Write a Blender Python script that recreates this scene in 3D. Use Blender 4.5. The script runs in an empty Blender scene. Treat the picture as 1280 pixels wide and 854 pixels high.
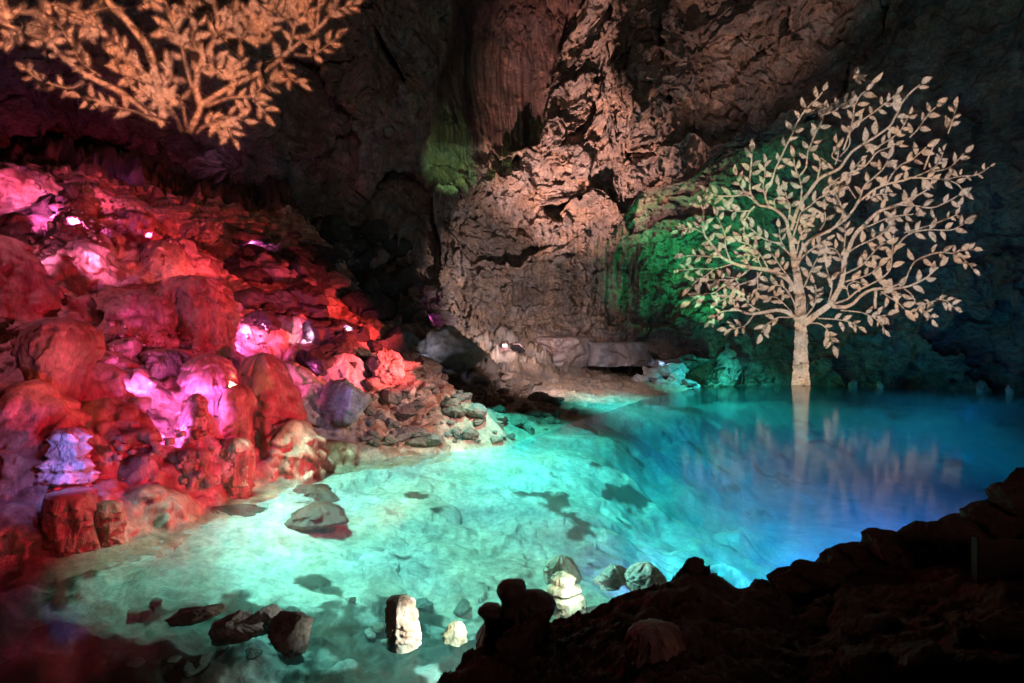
import bpy, math, random
import numpy as np
from mathutils import Vector
SC = bpy.context.scene
COL = SC.collection
F = 1280 * 20 / 36.0          # focal length in photo pixels (20 mm lens)
CZ = 3.0                      # camera height over the water
U0, V0 = 640.0, 427.0

# ---------------------------------------------------------------- noise
def _hash(ix, iy, iz, seed):
    h = (ix.astype(np.int64) * 374761393 + iy.astype(np.int64) * 668265263 + iz.astype(np.int64) * 2147483647 + seed * 974634777) & 0xffffffff
    h = ((h ^ (h >> 13)) * 1274126177) & 0xffffffff
    h = ((h ^ (h >> 15)) * 2246822519) & 0xffffffff
    return h ^ (h >> 16)
_G = np.array([[1,1,0],[-1,1,0],[1,-1,0],[-1,-1,0],[1,0,1],[-1,0,1],[1,0,-1],[-1,0,-1],[0,1,1],[0,-1,1],[0,1,-1],[0,-1,-1],[1,1,0],[-1,1,0],[0,-1,1],[0,-1,-1]], np.float32)
def perlin(p, seed=0):
    p = p.astype(np.float32)
    i = np.floor(p).astype(np.int64)
    f = p - i
    w = f * f * f * (f * (f * 6 - 15) + 10)
    out = 0
    for dx in (0, 1):
        wx = w[:, 0] if dx else 1 - w[:, 0]
        for dy in (0, 1):
            wy = w[:, 1] if dy else 1 - w[:, 1]
            for dz in (0, 1):
                wz = w[:, 2] if dz else 1 - w[:, 2]
                g = _G[_hash(i[:, 0] + dx, i[:, 1] + dy, i[:, 2] + dz, seed) & 15]
                out = out + wx * wy * wz * (g[:, 0] * (f[:, 0] - dx) + g[:, 1] * (f[:, 1] - dy) + g[:, 2] * (f[:, 2] - dz))
    return out
def fbm(p, octv=4, seed=0, gain=0.5, lac=2.03):
    a, s, o = 1.0, 1.0, 0
    for k in range(octv):
        o = o + a * perlin(p * s + 17.3 * k, seed + k)
        a *= gain; s *= lac
    return o
def ridged(p, octv=4, seed=0, gain=0.55):
    a, s, o = 1.0, 1.0, 0
    for k in range(octv):
        o = o + a * (1 - 2.2 * np.abs(perlin(p * s + 9.1 * k, seed + k)))
        a *= gain; s *= 2.07
    return o
def worley(p, seed=0, jitter=0.9, dims=3):
    """F1, F2, facet height (a random plane per cell)."""
    p = p.astype(np.float32)
    i = np.floor(p).astype(np.int64)
    n = len(p)
    f1 = np.full(n, 9.0, np.float32); f2 = f1.copy(); fac = np.zeros(n, np.float32); cid = np.zeros(n, np.int64)
    rz = (-1, 0, 1) if dims == 3 else (0,)
    for dx in (-1, 0, 1):
        for dy in (-1, 0, 1):
            for dz in rz:
                c = i + np.array([dx, dy, dz])
                h = _hash(c[:, 0], c[:, 1], c[:, 2], seed)
                j = np.stack([(h & 1023), ((h >> 10) & 1023), ((h >> 20) & 1023)], 1).astype(np.float32) / 1023.0
                if dims == 2: j[:, 2] = 0.0
                q = c + 0.5 + (j - 0.5) * jitter
                if dims == 2: q[:, 2] = p[:, 2]
                d = p - q
                dd = np.sqrt((d * d).sum(1))
                m = dd < f1
                f2 = np.where(m, f1, np.minimum(f2, dd))
                h2 = _hash(c[:, 0], c[:, 1], c[:, 2], seed + 77)
                t = np.stack([(h2 & 1023), ((h2 >> 10) & 1023), ((h2 >> 20) & 1023)], 1).astype(np.float32) / 511.5 - 1
                fac = np.where(m, (d * t).sum(1) + 0.5 * t[:, 0], fac)
                cid = np.where(m, h, cid)
                f1 = np.where(m, dd, f1)
    return f1, f2, fac, cid
def sstep(a, b, x):
    t = np.clip((x - a) / (b - a), 0, 1)
    return t * t * (3 - 2 * t)

# ---------------------------------------------------------------- object helpers
def put(o, parent=None):
    COL.objects.link(o)
    if parent is not None: o.parent = parent
    return o
def tag(o, label=None, cat=None, group=None, kind=None):
    if label: o['label'] = label
    if cat: o['category'] = cat
    if group: o['group'] = group
    if kind: o['kind'] = kind
    return o
def empty(name, loc):
    e = bpy.data.objects.new(name, None); e.location = loc; e.empty_display_size = 0.2
    return put(e)
def mesh_np(name, V, Fq, mat, parent=None, smooth=True, col=None, loc=None):
    """V (n,3) array, Fq (m,3|4) array of indices."""
    V = np.asarray(V, np.float32); Fq = np.asarray(Fq, np.int32)
    me = bpy.data.meshes.new(name)
    k = Fq.shape[1]
    me.vertices.add(len(V)); me.vertices.foreach_set('co', V.ravel())
    me.loops.add(Fq.size); me.loops.foreach_set('vertex_index', Fq.ravel())
    me.polygons.add(len(Fq)); me.polygons.foreach_set('loop_start', np.arange(0, Fq.size, k, dtype=np.int32))
    me.update(calc_edges=True)
    me.polygons.foreach_set('use_smooth', np.full(len(Fq), smooth, bool))
    if col is not None:
        a = me.color_attributes.new('Col', 'FLOAT_COLOR', 'POINT')
        c4 = np.ones((len(V), 4), np.float32); c4[:, :3] = col
        a.data.foreach_set('color', c4.ravel())
    me.materials.append(mat)
    o = bpy.data.objects.new(name, me)
    if loc is not None: o.location = loc
    return put(o, parent)
def grid_faces(nr, nc, wrap=False):
    r, c = np.meshgrid(np.arange(nr - 1), np.arange(nc if wrap else nc - 1), indexing='ij')
    a = r * nc + c; b = r * nc + (c + 1) % nc
    return np.stack([a, b, b + nc, a + nc], -1).reshape(-1, 4)

# ---------------------------------------------------------------- materials
class NT:
    def __init__(s, name):
        s.m = bpy.data.materials.new(name); s.m.use_nodes = True
        s.t = s.m.node_tree; s.n = s.t.nodes; s.l = s.t.links
        s.bsdf = s.n['Principled BSDF']; s.out = s.n['Material Output']
    def add(s, typ, **kw):
        n = s.n.new(typ)
        for k, v in kw.items():
            if k.startswith('i_'):
                key = k[2:]; key = int(key) if key.isdigit() else key.replace('_', ' ')
                n.inputs[key].default_value = v
            else: setattr(n, k, v)
        return n
    def link(s, a, b): s.l.new(a, b)
    def math(s, op, a, b=None, clamp=False):
        n = s.n.new('ShaderNodeMath'); n.operation = op; n.use_clamp = clamp
        for i, v in enumerate((a, b)):
            if v is None: continue
            if isinstance(v, (int, float)): n.inputs[i].default_value = v
            else: s.l.new(v, n.inputs[i])
        return n.outputs[0]
    def mixc(s, fac, a, b, mode='MIX'):
        n = s.n.new('ShaderNodeMix'); n.data_type = 'RGBA'; n.blend_type = mode
        for i, v in ((0, fac), (6, a), (7, b)):
            if isinstance(v, (int, float, tuple)): n.inputs[i].default_value = v
            else: s.l.new(v, n.inputs[i])
        return n.outputs[2]
    def ramp(s, fac, stops):
        n = s.n.new('ShaderNodeValToRGB'); e = n.color_ramp.elements
        while len(e) < len(stops): e.new(0.5)
        for k, (p, c) in enumerate(stops): e[k].position = p; e[k].color = (*c, 1) if len(c) == 3 else c
        s.l.new(fac, n.inputs[0]); return n.outputs[0]
    def noise(s, vec, scale, detail=5, rough=0.6, dist=0.0):
        n = s.add('ShaderNodeTexNoise'); n.inputs['Scale'].default_value = scale; n.inputs['Detail'].default_value = detail
        n.inputs['Roughness'].default_value = rough; n.inputs['Distortion'].default_value = dist
        s.l.new(vec, n.inputs['Vector']); return n.outputs['Fac']
def rock_mat(name, tint=(1, 1, 1), base=None, bump=0.6, bdist=0.08, scale=1.0, rough=0.72, spec=0.35, stretch=(1, 1, 1), contrast=(0.55, 1.35), crack=0.5, dist=0.3, chip=0.0):
    """Rock: vertex colour (or a fixed base) times mottling, mineral stains, thin cracks, layered bump."""
    t = NT(name)
    geo = t.add('ShaderNodeNewGeometry')
    mp = t.add('ShaderNodeMapping'); mp.inputs['Scale'].default_value = stretch
    t.link(geo.outputs['Position'], mp.inputs['Vector']); P = mp.outputs[0]
    if base is None:
        at = t.add('ShaderNodeVertexColor', layer_name='Col'); c0 = at.outputs['Color']
    else:
        rg = t.add('ShaderNodeRGB'); rg.outputs[0].default_value = (*base, 1); c0 = rg.outputs[0]
    n1 = t.noise(P, 0.9 * scale, 8, 0.65, dist); n2 = t.noise(P, 5.5 * scale, 8, 0.7, dist * .6); n3 = t.noise(P, 0.35 * scale, 3, 0.5)
    v1 = t.ramp(n1, [(0.3, (contrast[0],) * 3), (0.7, (contrast[1],) * 3)])
    v2 = t.ramp(n2, [(0.32, (0.55,) * 3), (0.68, (1.3,) * 3)])
    st = t.ramp(n3, [(0.38, (1.08, 0.98, 0.86)), (0.62, (0.92, 1.0, 1.06))])
    c = t.mixc(1.0, c0, v1, 'MULTIPLY'); c = t.mixc(1.0, c, v2, 'MULTIPLY'); c = t.mixc(1.0, c, st, 'MULTIPLY')
    c = t.mixc(1.0, c, (*tint, 1), 'MULTIPLY')
    vo = t.add('ShaderNodeTexVoronoi', feature='DISTANCE_TO_EDGE'); vo.inputs['Scale'].default_value = 1.6 * scale
    nd = t.add('ShaderNodeTexNoise'); nd.inputs['Scale'].default_value = 2.2 * scale; t.link(P, nd.inputs['Vector'])
    ad = t.add('ShaderNodeMixRGB'); ad.blend_type = 'ADD'; ad.inputs[0].default_value = 0.5
    t.link(P, ad.inputs[1]); t.link(nd.outputs['Color'], ad.inputs[2]); t.link(ad.outputs[0], vo.inputs['Vector'])
    ck = t.ramp(vo.outputs['Distance'], [(0.0, (0, 0, 0)), (0.035, (1, 1, 1))])
    h = t.math('MULTIPLY', n2, 0.6); h = t.math('ADD', h, t.math('MULTIPLY', n1, 0.8)); h = t.math('ADD', h, t.math('MULTIPLY', ck, 0.25 * crack))
    n4 = t.noise(P, 22 * scale, 6, 0.7); h = t.math('ADD', h, t.math('MULTIPLY', n4, 0.16))
    if chip:
        for sc_, wt_ in ((3.1, 1.0), (8.3, 0.5)):
            vc = t.add('ShaderNodeTexVoronoi', feature='F1'); vc.inputs['Scale'].default_value = sc_ * scale; t.link(ad.outputs[0], vc.inputs['Vector'])
            sp = t.add('ShaderNodeSeparateColor'); t.link(vc.outputs['Color'], sp.inputs[0])
            h = t.math('ADD', h, t.math('MULTIPLY', t.math('SUBTRACT', t.math('MULTIPLY', sp.outputs[0], 0.5), vc.outputs['Distance']), chip * wt_))
    b = t.add('ShaderNodeBump'); b.inputs['Strength'].default_value = bump; b.inputs['Distance'].default_value = bdist
    t.link(h, b.inputs['Height']); t.link(b.outputs[0], t.bsdf.inputs['Normal'])
    t.link(c, t.bsdf.inputs['Base Color'])
    rr = t.ramp(n2, [(0.3, (rough - 0.18,) * 3), (0.7, (min(1, rough + 0.12),) * 3)]); t.link(rr, t.bsdf.inputs['Roughness'])
    t.bsdf.inputs['Specular IOR Level'].default_value = spec
    return t.m
def plain_mat(name, c, rough=0.6, metal=0.0):
    t = NT(name)
    geo = t.add('ShaderNodeNewGeometry'); n = t.noise(geo.outputs['Position'], 14, 6, 0.65)
    v = t.ramp(n, [(0.3, tuple(x * 0.7 for x in c)), (0.7, tuple(min(1, x * 1.25) for x in c))])
    t.link(v, t.bsdf.inputs['Base Color']); t.bsdf.inputs['Roughness'].default_value = rough; t.bsdf.inputs['Metallic'].default_value = metal
    return t.m
# ---------------------------------------------------------------- camera-to-world helpers (used once, to survey the place)
def P(u, v, Y):
    return np.array([(u - U0) / F * Y, Y, CZ + (V0 - v) / F * Y])
def pix(x, y, z):
    y = np.maximum(y, 0.05)
    return U0 + x / y * F, V0 - (z - CZ) / y * F

# ---------------------------------------------------------------- cave floor: lake bed, shore, flowstone slope, near bank
SHORE_PX = [(-420, 690), (-160, 697), (0, 695), (60, 692), (150, 679), (200, 656), (260, 630), (330, 604), (420, 579), (500, 571), (560, 565), (640, 556),
            (700, 535), (760, 515), (800, 501), (850, 490), (872, 484)]
SHORE = np.array([P(u, v, CZ * F / (v - V0))[:2] for u, v in SHORE_PX] + [[14.6, 42.0]])
BANK_PX = [(250, 905, 2.4), (420, 900, 2.9), (510, 858, 3.5), (560, 822, 4.0), (600, 797, 4.3), (640, 782, 4.45), (700, 764, 4.6), (760, 740, 4.65), (800, 722, 4.7), (840, 708, 4.75), (866, 700, 4.8),
           (930, 709, 4.9), (1000, 717, 5.0), (1035, 708, 5.0), (1050, 697, 5.0), (1110, 684, 5.0), (1180, 668, 5.0), (1240, 655, 5.0), (1280, 640, 5.0), (1400, 600, 5.2), (1700, 560, 5.4)]
_bp = np.array([P(*q) for q in BANK_PX])
BK_AZ = np.arctan2(_bp[:, 0], _bp[:, 1]); BK_R = np.hypot(_bp[:, 0], _bp[:, 1]); BK_Z = _bp[:, 2]

def shore_dist(x, y):
    """signed distance to the shoreline (positive = land) and the shoreline's depth at the nearest point"""
    best = np.full(len(x), 1e9, np.float32); ny = np.zeros(len(x), np.float32); sg = np.ones(len(x), np.float32)
    for a, b in zip(SHORE[:-1], SHORE[1:]):
        d = b - a; L = d @ d
        t = np.clip(((x - a[0]) * d[0] + (y - a[1]) * d[1]) / L, 0, 1)
        px, py = a[0] + t * d[0], a[1] + t * d[1]
        q = np.hypot(x - px, y - py)
        cr = d[0] * (y - a[1]) - d[1] * (x - a[0])
        m = q < best - 1e-6
        best = np.where(m, q, best); ny = np.where(m, py, ny); sg = np.where(m, np.sign(cr), sg)
    return best * sg, ny

def floor_height(x, y):
    n = len(x)
    p3 = np.stack([x, y, np.zeros(n)], 1)
    wob = 0.35 * fbm(p3 * 0.45, 4, 5)
    s, ny = shore_dist(x, y)
    s = s + wob * sstep(0, 6, np.abs(s) + 3)
    # --- land
    k = sstep(13.0, 21.0, ny)
    near = np.where(s < 0.6, s * 0.95, 0.57 + 0.72 * (s - 0.6))
    far = 0.11 * np.minimum(s, 6) + 0.50 * np.maximum(s - 6, 0)
    land = (1 - k) * near + k * far
    land = np.minimum(land, 26)
    flow = (1 - sstep(15.5, 22, ny)) * (1 - sstep(10.0, 13.5, s))          # smooth flowstone; elsewhere broken rock
    lm = sstep(0.0, 1.0, s)
    f1, f2, fac, _ = worley(p3 * np.array([0.75, 0.75, 1]), 11, 0.9, 2)
    g1, g2, gac, _ = worley(p3 * np.array([2.1, 2.1, 1]) + 0.4 * wob[:, None], 12, 0.9, 2)
    dome = np.sqrt(np.clip(1 - (f1 / 0.85) ** 2, 0, 1)); dome2 = np.sqrt(np.clip(1 - (g1 / 0.8) ** 2, 0, 1))
    k1, k2, _, _ = worley(p3 * np.array([5.0, 5.0, 1]) + 1.2 * wob[:, None], 13, 0.9, 2); dome3 = np.sqrt(np.clip(1 - (k1 / 0.8) ** 2, 0, 1))
    z = land + lm * flow * (0.62 * dome + 0.17 * dome2 + 0.07 * dome3 + 0.12 * fbm(p3 * 2.2, 5, 9, 0.6) - 0.45)
    h1, h2, hac, _ = worley(p3 * np.array([1.35, 1.35, 1]) + 0.5 * wob[:, None], 21, 1.0, 2)
    rockh = 0.7 * fbm(p3 * 0.55, 5, 31, 0.55) + 0.55 * hac + 0.18 * fbm(p3 * 3.1, 4, 33, 0.6)
    steep = sstep(5.0, 9.0, s) + (1 - k) * sstep(3, 5, s) * 0.5
    z = z + lm * (1 - flow) * rockh * (0.25 + 0.9 * np.clip(steep, 0, 1))
    # --- lake bed
    w = np.maximum(-s, 0)
    sh = -np.minimum(0.05 + 0.16 * w, 0.85) - 0.05 * fbm(p3 * 0.35, 3, 40)
    xe = 2.6 + 0.06 * (y - 10)
    xe = np.where(y > 19, 3.1 + 0.62 * (y - 19), xe)
    dp = sstep(-2.5, 6.5, x + 2.4 * fbm(p3 * 0.28, 4, 41) - xe) * sstep(7.2, 9.0, y + 0.35 * np.maximum(x - 2.5, 0))
    sh = sh * (1 - dp) + (-3.4 - 0.5 * fbm(p3 * 0.2, 2, 43)) * dp
    back = sstep(26.0, 37.0, y); sh = sh * (1 - back) + (-1.1 - 0.25 * fbm(p3 * 0.4, 3, 47)) * back
    # plates of broken crust on the bed, pits, ripples
    c1, c2, cac, _ = worley(p3 * np.array([0.42, 0.62, 1]) + 0.7 * wob[:, None], 51, 1.0, 2)
    ledge = 0.075 * cac - 0.03 * (1 - sstep(0.0, 0.10, c2 - c1))
    d1, d2, _, _ = worley(p3 * np.array([2.6, 3.4, 1]), 52, 1.0, 2)
    pits = -0.03 * (1 - sstep(0.1, 0.5, d1)) + 0.13 * fbm(p3 * np.array([0.55, 0.9, 1]), 4, 53, 0.42) + 0.05 * fbm(p3 * np.array([1.9, 3.2, 1]), 4, 54, 0.55)
    damp = 1 - 0.75 * dp
    nearbed = 1 - sstep(6.0, 8.5, y)
    bed = sh + (ledge * (1 - nearbed) + pits * (1 + 0.9 * nearbed)) * damp * sstep(0.0, 1.2, w)
    wl = sstep(-0.10, 0.10, s)
    z = bed * (1 - wl) + z * wl
    # --- near bank
    az = np.arctan2(x, y); r = np.hypot(x, y)
    br = np.interp(az, BK_AZ, BK_R, left=1.6, right=6.0); bz = np.interp(az, BK_AZ, BK_Z, left=0.9, right=2.2)
    q = br - r + 0.14 * fbm(p3 * 2.2, 3, 60)
    b1, b2, bac, _ = worley(p3 * np.array([7.5, 7.5, 1]) + 0.5 * wob[:, None], 61, 1.0, 2)
    inside = bz - 0.10 + 0.12 * np.clip(q, 0, 2) * sstep(0.0, 1.0, 1.75 - bz) + 0.07 * fbm(p3 * 2.4, 6, 62, 0.6) + 0.02 * bac
    out = bz - 0.10 + 1.35 * np.minimum(q, 0) + 0.16 * fbm(p3 * 2.0, 5, 63) + 0.02 * bac
    bank = np.where(q > 0, inside, out)
    bm = sstep(-0.25, 0.25, bank - z)
    z = z * (1 - bm) + np.maximum(bank, z) * bm
    return z, s, ny, flow, bm, dp

az_f = np.concatenate([np.radians(np.linspace(-105, -46.5, 60)), np.radians(np.linspace(-46, 46, 1150)), np.radians(np.linspace(46.5, 105, 60))])
r_f = np.exp(np.linspace(math.log(1.0), math.log(62.0), 740))
RR, AA = np.meshgrid(r_f, az_f, indexing='ij')
fx, fy = (RR * np.sin(AA)).ravel(), (RR * np.cos(AA)).ravel()
fz, fs, fny, fflow, fbank, fdp = floor_height(fx, fy)
FZ = fz.reshape(RR.shape)

# ---------------------------------------------------------------- cave wall: a shell of rock around the chamber
CTRL = [(880,480,39.6),(1000,480,39.6),(1120,484,37.5),(1280,492,33.5),(1000,300,40.5),(1120,300,38.5),(1240,300,35.5),(1100,180,38.5),(1000,60,36),(1200,60,34.5),(900,100,37),(800,100,37),
        (850,200,38.5),(870,300,41.5),(800,330,42),(760,380,42),(790,430,42.5),(700,350,40.5),(640,430,40.5),(600,350,38.5),(560,250,36.5),(640,80,40),(640,200,40),(560,150,35),(530,150,33),
        (500,300,33),(450,100,29),(400,250,29),(540,400,33),(330,100,26),(330,250,27),(200,50,22.5),(260,140,24),(100,20,19.5),(0,0,17),(0,110,19),(130,150,21.5),(0,400,24),(200,400,27),
        (400,450,32),(1400,300,28),(1400,0,28),(1000,-200,30),(640,-250,31),(300,-200,22),(0,-250,15),(-250,100,13),(-250,500,14),(1280,0,31),(1800,300,17),(1800,-100,17),(-900,200,7),(-900,-200,7),(2400,300,11),
        (400,-900,12),(900,-900,13),(700,700,42),(100,700,24),(1280,700,33)]
_c = np.array([[(u - U0) / F, 1.0, (V0 - v) / F, Y] for u, v, Y in CTRL])
_cl = np.linalg.norm(_c[:, :3], axis=1); _cd = _c[:, :3] / _cl[:, None]; _cR = _c[:, 3] * _cl
_K = np.sqrt(((_cd[:, None] - _cd[None]) ** 2).sum(-1) + 0.004)
_A = np.block([[_K, np.ones((len(_cd), 1))], [np.ones((1, len(_cd))), np.zeros((1, 1))]])
_w = np.linalg.solve(_A + 1e-3 * np.eye(len(_A)), np.append(_cR, 0))
az_w = np.concatenate([np.radians(np.linspace(-112, -47, 70)), np.radians(np.linspace(-46.5, 46.5, 1200)), np.radians(np.linspace(47, 112, 70))])
el_w = np.concatenate([np.radians(np.linspace(-16, -5.2, 40)), np.radians(np.linspace(-5, 33, 640)), np.radians(np.linspace(33.3, 78, 70))])
EE, AW = np.meshgrid(el_w, az_w, indexing='ij')
wd = np.stack([np.sin(AW) * np.cos(EE), np.cos(AW) * np.cos(EE), np.sin(EE)], -1).reshape(-1, 3).astype(np.float32)
R0 = np.full(len(wd), _w[-1], np.float32)
for d, ww in zip(_cd, _w[:-1]):
    R0 += ww * np.sqrt(((wd - d) ** 2).sum(1) + 0.004).astype(np.float32)
R0 = np.clip(R0, 6.5, 60)
_fy = np.maximum(wd[:, 1], 0.02)
wu, wv = U0 + wd[:, 0] / _fy * F, V0 - wd[:, 2] / _fy * F
def line_y(u, pts):
    pts = np.array(pts, float); return np.interp(u, pts[:, 0], pts[:, 1])
def line_x(v, pts):
    pts = np.array(pts, float); return np.interp(v, pts[:, 1], pts[:, 0])
wp = wd * R0[:, None]
wn = 9 * fbm(wp * 0.30, 4, 70) + 5 * fbm(wp * 1.1, 3, 71)                 # ragged edges, in px
onscreen = (wd[:, 1] > 0.2)
gs = lambda u0, v0, su, sv: np.exp(-(((wu - u0) / su) ** 2 + ((wv - v0) / sv) ** 2)) * onscreen
# overhanging lip above the green recess and the tree
lipv = line_y(wu, [(740, 330), (800, 232), (850, 232), (880, 214), (960, 172), (1060, 118), (1110, 60), (1160, -40)])
lip = sstep(-9, 7, lipv - wv + 1.2 * wn) * sstep(750, 790, wu + wn) * (1 - sstep(1080, 1180, wu + wn)) * onscreen
# left buttress standing in front of the smooth flowstone curtain
bx = line_x(wv, [(575, -40), (560, 60), (542, 110), (538, 180), (540, 260), (556, 330), (590, 420)])
butt = sstep(-6, 5, bx - wu + 0.35 * wn) * sstep(380, 470, wu) * onscreen * (1 - sstep(250, 380, wv))
# curtain zone
crx = line_x(wv, [(748, -40), (735, 0), (700, 60), (690, 100), (672, 180), (640, 190)])
curtain = sstep(-5, 5, crx - wu + 0.5 * wn) * (1 - sstep(-6, 5, bx - wu + 0.35 * wn)) * (1 - sstep(170, 205, wv + 0.6 * wn)) * onscreen
rightrock = sstep(-6, 6, wu - crx + 0.5 * wn) * (1 - sstep(820, 900, wu)) * (1 - sstep(200, 270, wv)) * onscreen
gmound = gs(580, 200, 38, 60)
treez = sstep(860, 930, wu) * sstep(-20, 30, wv - lipv) * onscreen
recess = gs(810, 340, 75, 90) * (1 - lip)
leftw = sstep(560, 480, wu) * sstep(330, 400, wu) * onscreen
R0 = R0 - 4.6 * lip - 2.2 * butt - 1.5 * rightrock - 2.0 * gmound + 1.9 * recess - 0.6 * gs(700, 380, 70, 70)
wp = wd * R0[:, None]
rough = 1 - 0.93 * curtain - 0.62 * treez - 0.45 * recess - 0.3 * gmound
rough = np.clip(rough, 0.06, 1) * (0.55 + 0.45 * sstep(300, 560, wu))
warp = np.stack([fbm(wp * 0.35, 3, 80), fbm(wp * 0.35, 3, 81), fbm(wp * 0.35, 3, 82)], 1)
warp2 = np.stack([perlin(wp * 2.2, 83), perlin(wp * 2.2, 84), perlin(wp * 2.2, 85)], 1)
wq = wp + 0.8 * warp + 0.16 * warp2
tilt = np.array([[0.94, 0.0, 0.34], [0.12, 0.94, -0.32], [-0.32, 0.34, 0.88]], np.float32)
wt = wq @ tilt.T
f1, f2, fac, fid = worley(wt * np.array([0.20, 0.24, 0.32]), 90)
g1, g2, gac, _ = worley(wt * np.array([0.62, 0.70, 0.95]), 91)
h1, h2, hac, _ = worley(wt * np.array([1.9, 1.9, 2.9]), 97)
disp = 1.5 * fbm(wp * 0.10, 3, 92) * (1 - 0.6 * treez - 0.8 * curtain)
disp += rough * (2.6 * fac + 0.85 * gac + 0.40 * hac)
disp += rough * (0.55 * fbm(wq * 0.5, 4, 93, 0.55) + 0.16 * fbm(wt * np.array([1.6, 1.6, 2.4]), 5, 94, 0.62)) + 0.06 * fbm(wt * np.array([3.5, 3.5, 6.0]), 3, 98, 0.6) * (1 - 0.8 * curtain)
flute = fbm(wp * np.array([1.1, 1.1, 0.06]), 5, 95, 0.6)
fl2 = ridged(wp * np.array([0.9, 0.9, 0.07]), 3, 96)
disp += curtain * (0.55 * flute + 0.35 * fl2) + recess * (1.0 * fl2 - 0.4 + 0.5 * flute) + leftw * 0.35 * flute + 0.5 * gs(640, 340, 90, 90) * flute
WR = (R0 + disp).astype(np.float32)
WR2 = WR.reshape(EE.shape)
wpos = wd * WR[:, None]; wpos[:, 2] += CZ

# ---------------------------------------------------------------- survey rays from the viewpoint
def bil(G, ra, ca, rv, cv):
    i = np.clip(np.interp(rv, ra, np.arange(len(ra))), 0, len(ra) - 1.001); j = np.clip(np.interp(cv, ca, np.arange(len(ca))), 0, len(ca) - 1.001)
    i0, j0 = i.astype(int), j.astype(int); a, b = i - i0, j - j0
    return G[i0, j0] * (1 - a) * (1 - b) + G[i0 + 1, j0] * a * (1 - b) + G[i0, j0 + 1] * (1 - a) * b + G[i0 + 1, j0 + 1] * a * b
def survey(u, v, floor=True, wall=True):
    """world points where the sight lines through photo pixels meet the rock"""
    u = np.atleast_1d(np.asarray(u, float)); v = np.atleast_1d(np.asarray(v, float))
    d = np.stack([(u - U0) / F, np.ones_like(u), (V0 - v) / F], 1); L = np.linalg.norm(d, axis=1); d /= L[:, None]
    az = np.arctan2(d[:, 0], d[:, 1]); el = np.arcsin(d[:, 2])
    t = bil(WR2, el_w, az_w, el, az) if wall else np.full(len(u), 60.0)
    if floor:
        rs = np.exp(np.linspace(math.log(1.6), math.log(60.0), 800))
        for c0 in range(0, len(u), 4000):
            sl = slice(c0, c0 + 4000); m = len(u[sl])
            zz = bil(FZ, r_f, az_f, np.tile(rs, m), np.repeat(az[sl], len(rs))).reshape(m, -1)
            gap = zz - (CZ + rs[None] * np.tan(el[sl])[:, None])
            hit = gap > 0; i = np.argmax(hit, 1); ok = hit.any(1); i0 = np.maximum(i - 1, 0); k = np.arange(m)
            e0, e1 = -gap[k, i0], -gap[k, i]
            fr = np.where(e0 > e1 + 1e-9, e0 / np.maximum(e0 - e1, 1e-9), 1)
            rr = (rs[i0] + (rs[i] - rs[i0]) * np.clip(fr, 0, 1)) / np.cos(el[sl])
            t[sl] = np.where(ok, np.minimum(t[sl], rr), t[sl])
    p = d * t[:, None]; p[:, 2] += CZ
    return p
def floor_z(x, y):
    x = np.atleast_1d(np.asarray(x, float)); y = np.atleast_1d(np.asarray(y, float))
    return bil(FZ, r_f, az_f, np.hypot(x, y), np.arctan2(x, y))

# ---------------------------------------------------------------- rock colours (albedo) and the two big sheets
p3 = np.stack([fx, fy, fz], 1).astype(np.float32)
m1 = fbm(p3 * 0.5, 4, 100)[:, None]; m2 = fbm(p3 * 1.7, 4, 101)[:, None]
C = lambda *c: np.array(c, np.float32)
cf = C(0.40, 0.29, 0.22) * (1 + 0.35 * m2)                                   # flowstone
cr = C(0.22, 0.18, 0.15) * (1 + 0.3 * m1)                                   # broken rock
cr = cr + (C(0.34, 0.28, 0.23) - cr) * (1 - sstep(5, 8, fs))[:, None]           # beach, trodden silt
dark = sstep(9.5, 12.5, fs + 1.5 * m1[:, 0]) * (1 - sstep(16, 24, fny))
cr = cr * (1 - 0.72 * dark[:, None])  # unlit upper slope: its shade is put into the rock colour
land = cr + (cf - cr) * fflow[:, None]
bedc = C(0.52, 0.52, 0.47) * (1 + 0.25 * m2)
brown = sstep(0.28, 0.42, m1[:, 0] * 0.8 + 0.35 * m2[:, 0] - 0.15 + 0.55 * (1 - sstep(6.7, 8.3, fy + 0.06 * fx + 0.5 * m1[:, 0])))[:, None]
bedc = bedc + (C(0.085, 0.065, 0.045) - bedc) * brown
wetl = sstep(-0.04, 0.05, fz)[:, None]
colf = bedc + (land - bedc) * wetl
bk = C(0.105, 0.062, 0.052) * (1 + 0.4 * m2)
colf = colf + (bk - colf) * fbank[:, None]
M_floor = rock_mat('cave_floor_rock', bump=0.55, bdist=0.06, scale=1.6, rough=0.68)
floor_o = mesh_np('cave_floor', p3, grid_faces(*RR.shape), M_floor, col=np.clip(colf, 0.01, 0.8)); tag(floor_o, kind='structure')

n1 = fbm(wpos * 0.25, 4, 110)[:, None]; n2 = fbm(wpos * np.array([1.1, 1.1, 0.25]), 4, 111)[:, None]
wc = C(0.27, 0.215, 0.18) * (1 + 0.35 * n1 + 0.25 * n2)
wc = wc + (C(0.085, 0.05, 0.046) * (1 + 0.9 * n2) - wc) * curtain[:, None]
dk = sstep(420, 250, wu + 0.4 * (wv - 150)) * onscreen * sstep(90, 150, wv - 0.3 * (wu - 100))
wc = wc * (1 - 0.6 * dk[:, None])  # shade over the same slope, painted into the wall colour
wc = wc * (1 + 0.35 * gac[:, None] * np.array([1.0, 0.9, 0.8]))
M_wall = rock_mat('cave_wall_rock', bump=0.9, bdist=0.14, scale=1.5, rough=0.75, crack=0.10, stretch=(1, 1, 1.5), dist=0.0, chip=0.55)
wall = mesh_np('cave_wall', wpos, grid_faces(*EE.shape)[:, ::-1], M_wall, col=np.clip(wc, 0.008, 0.7)); tag(wall, kind='structure')

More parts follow.
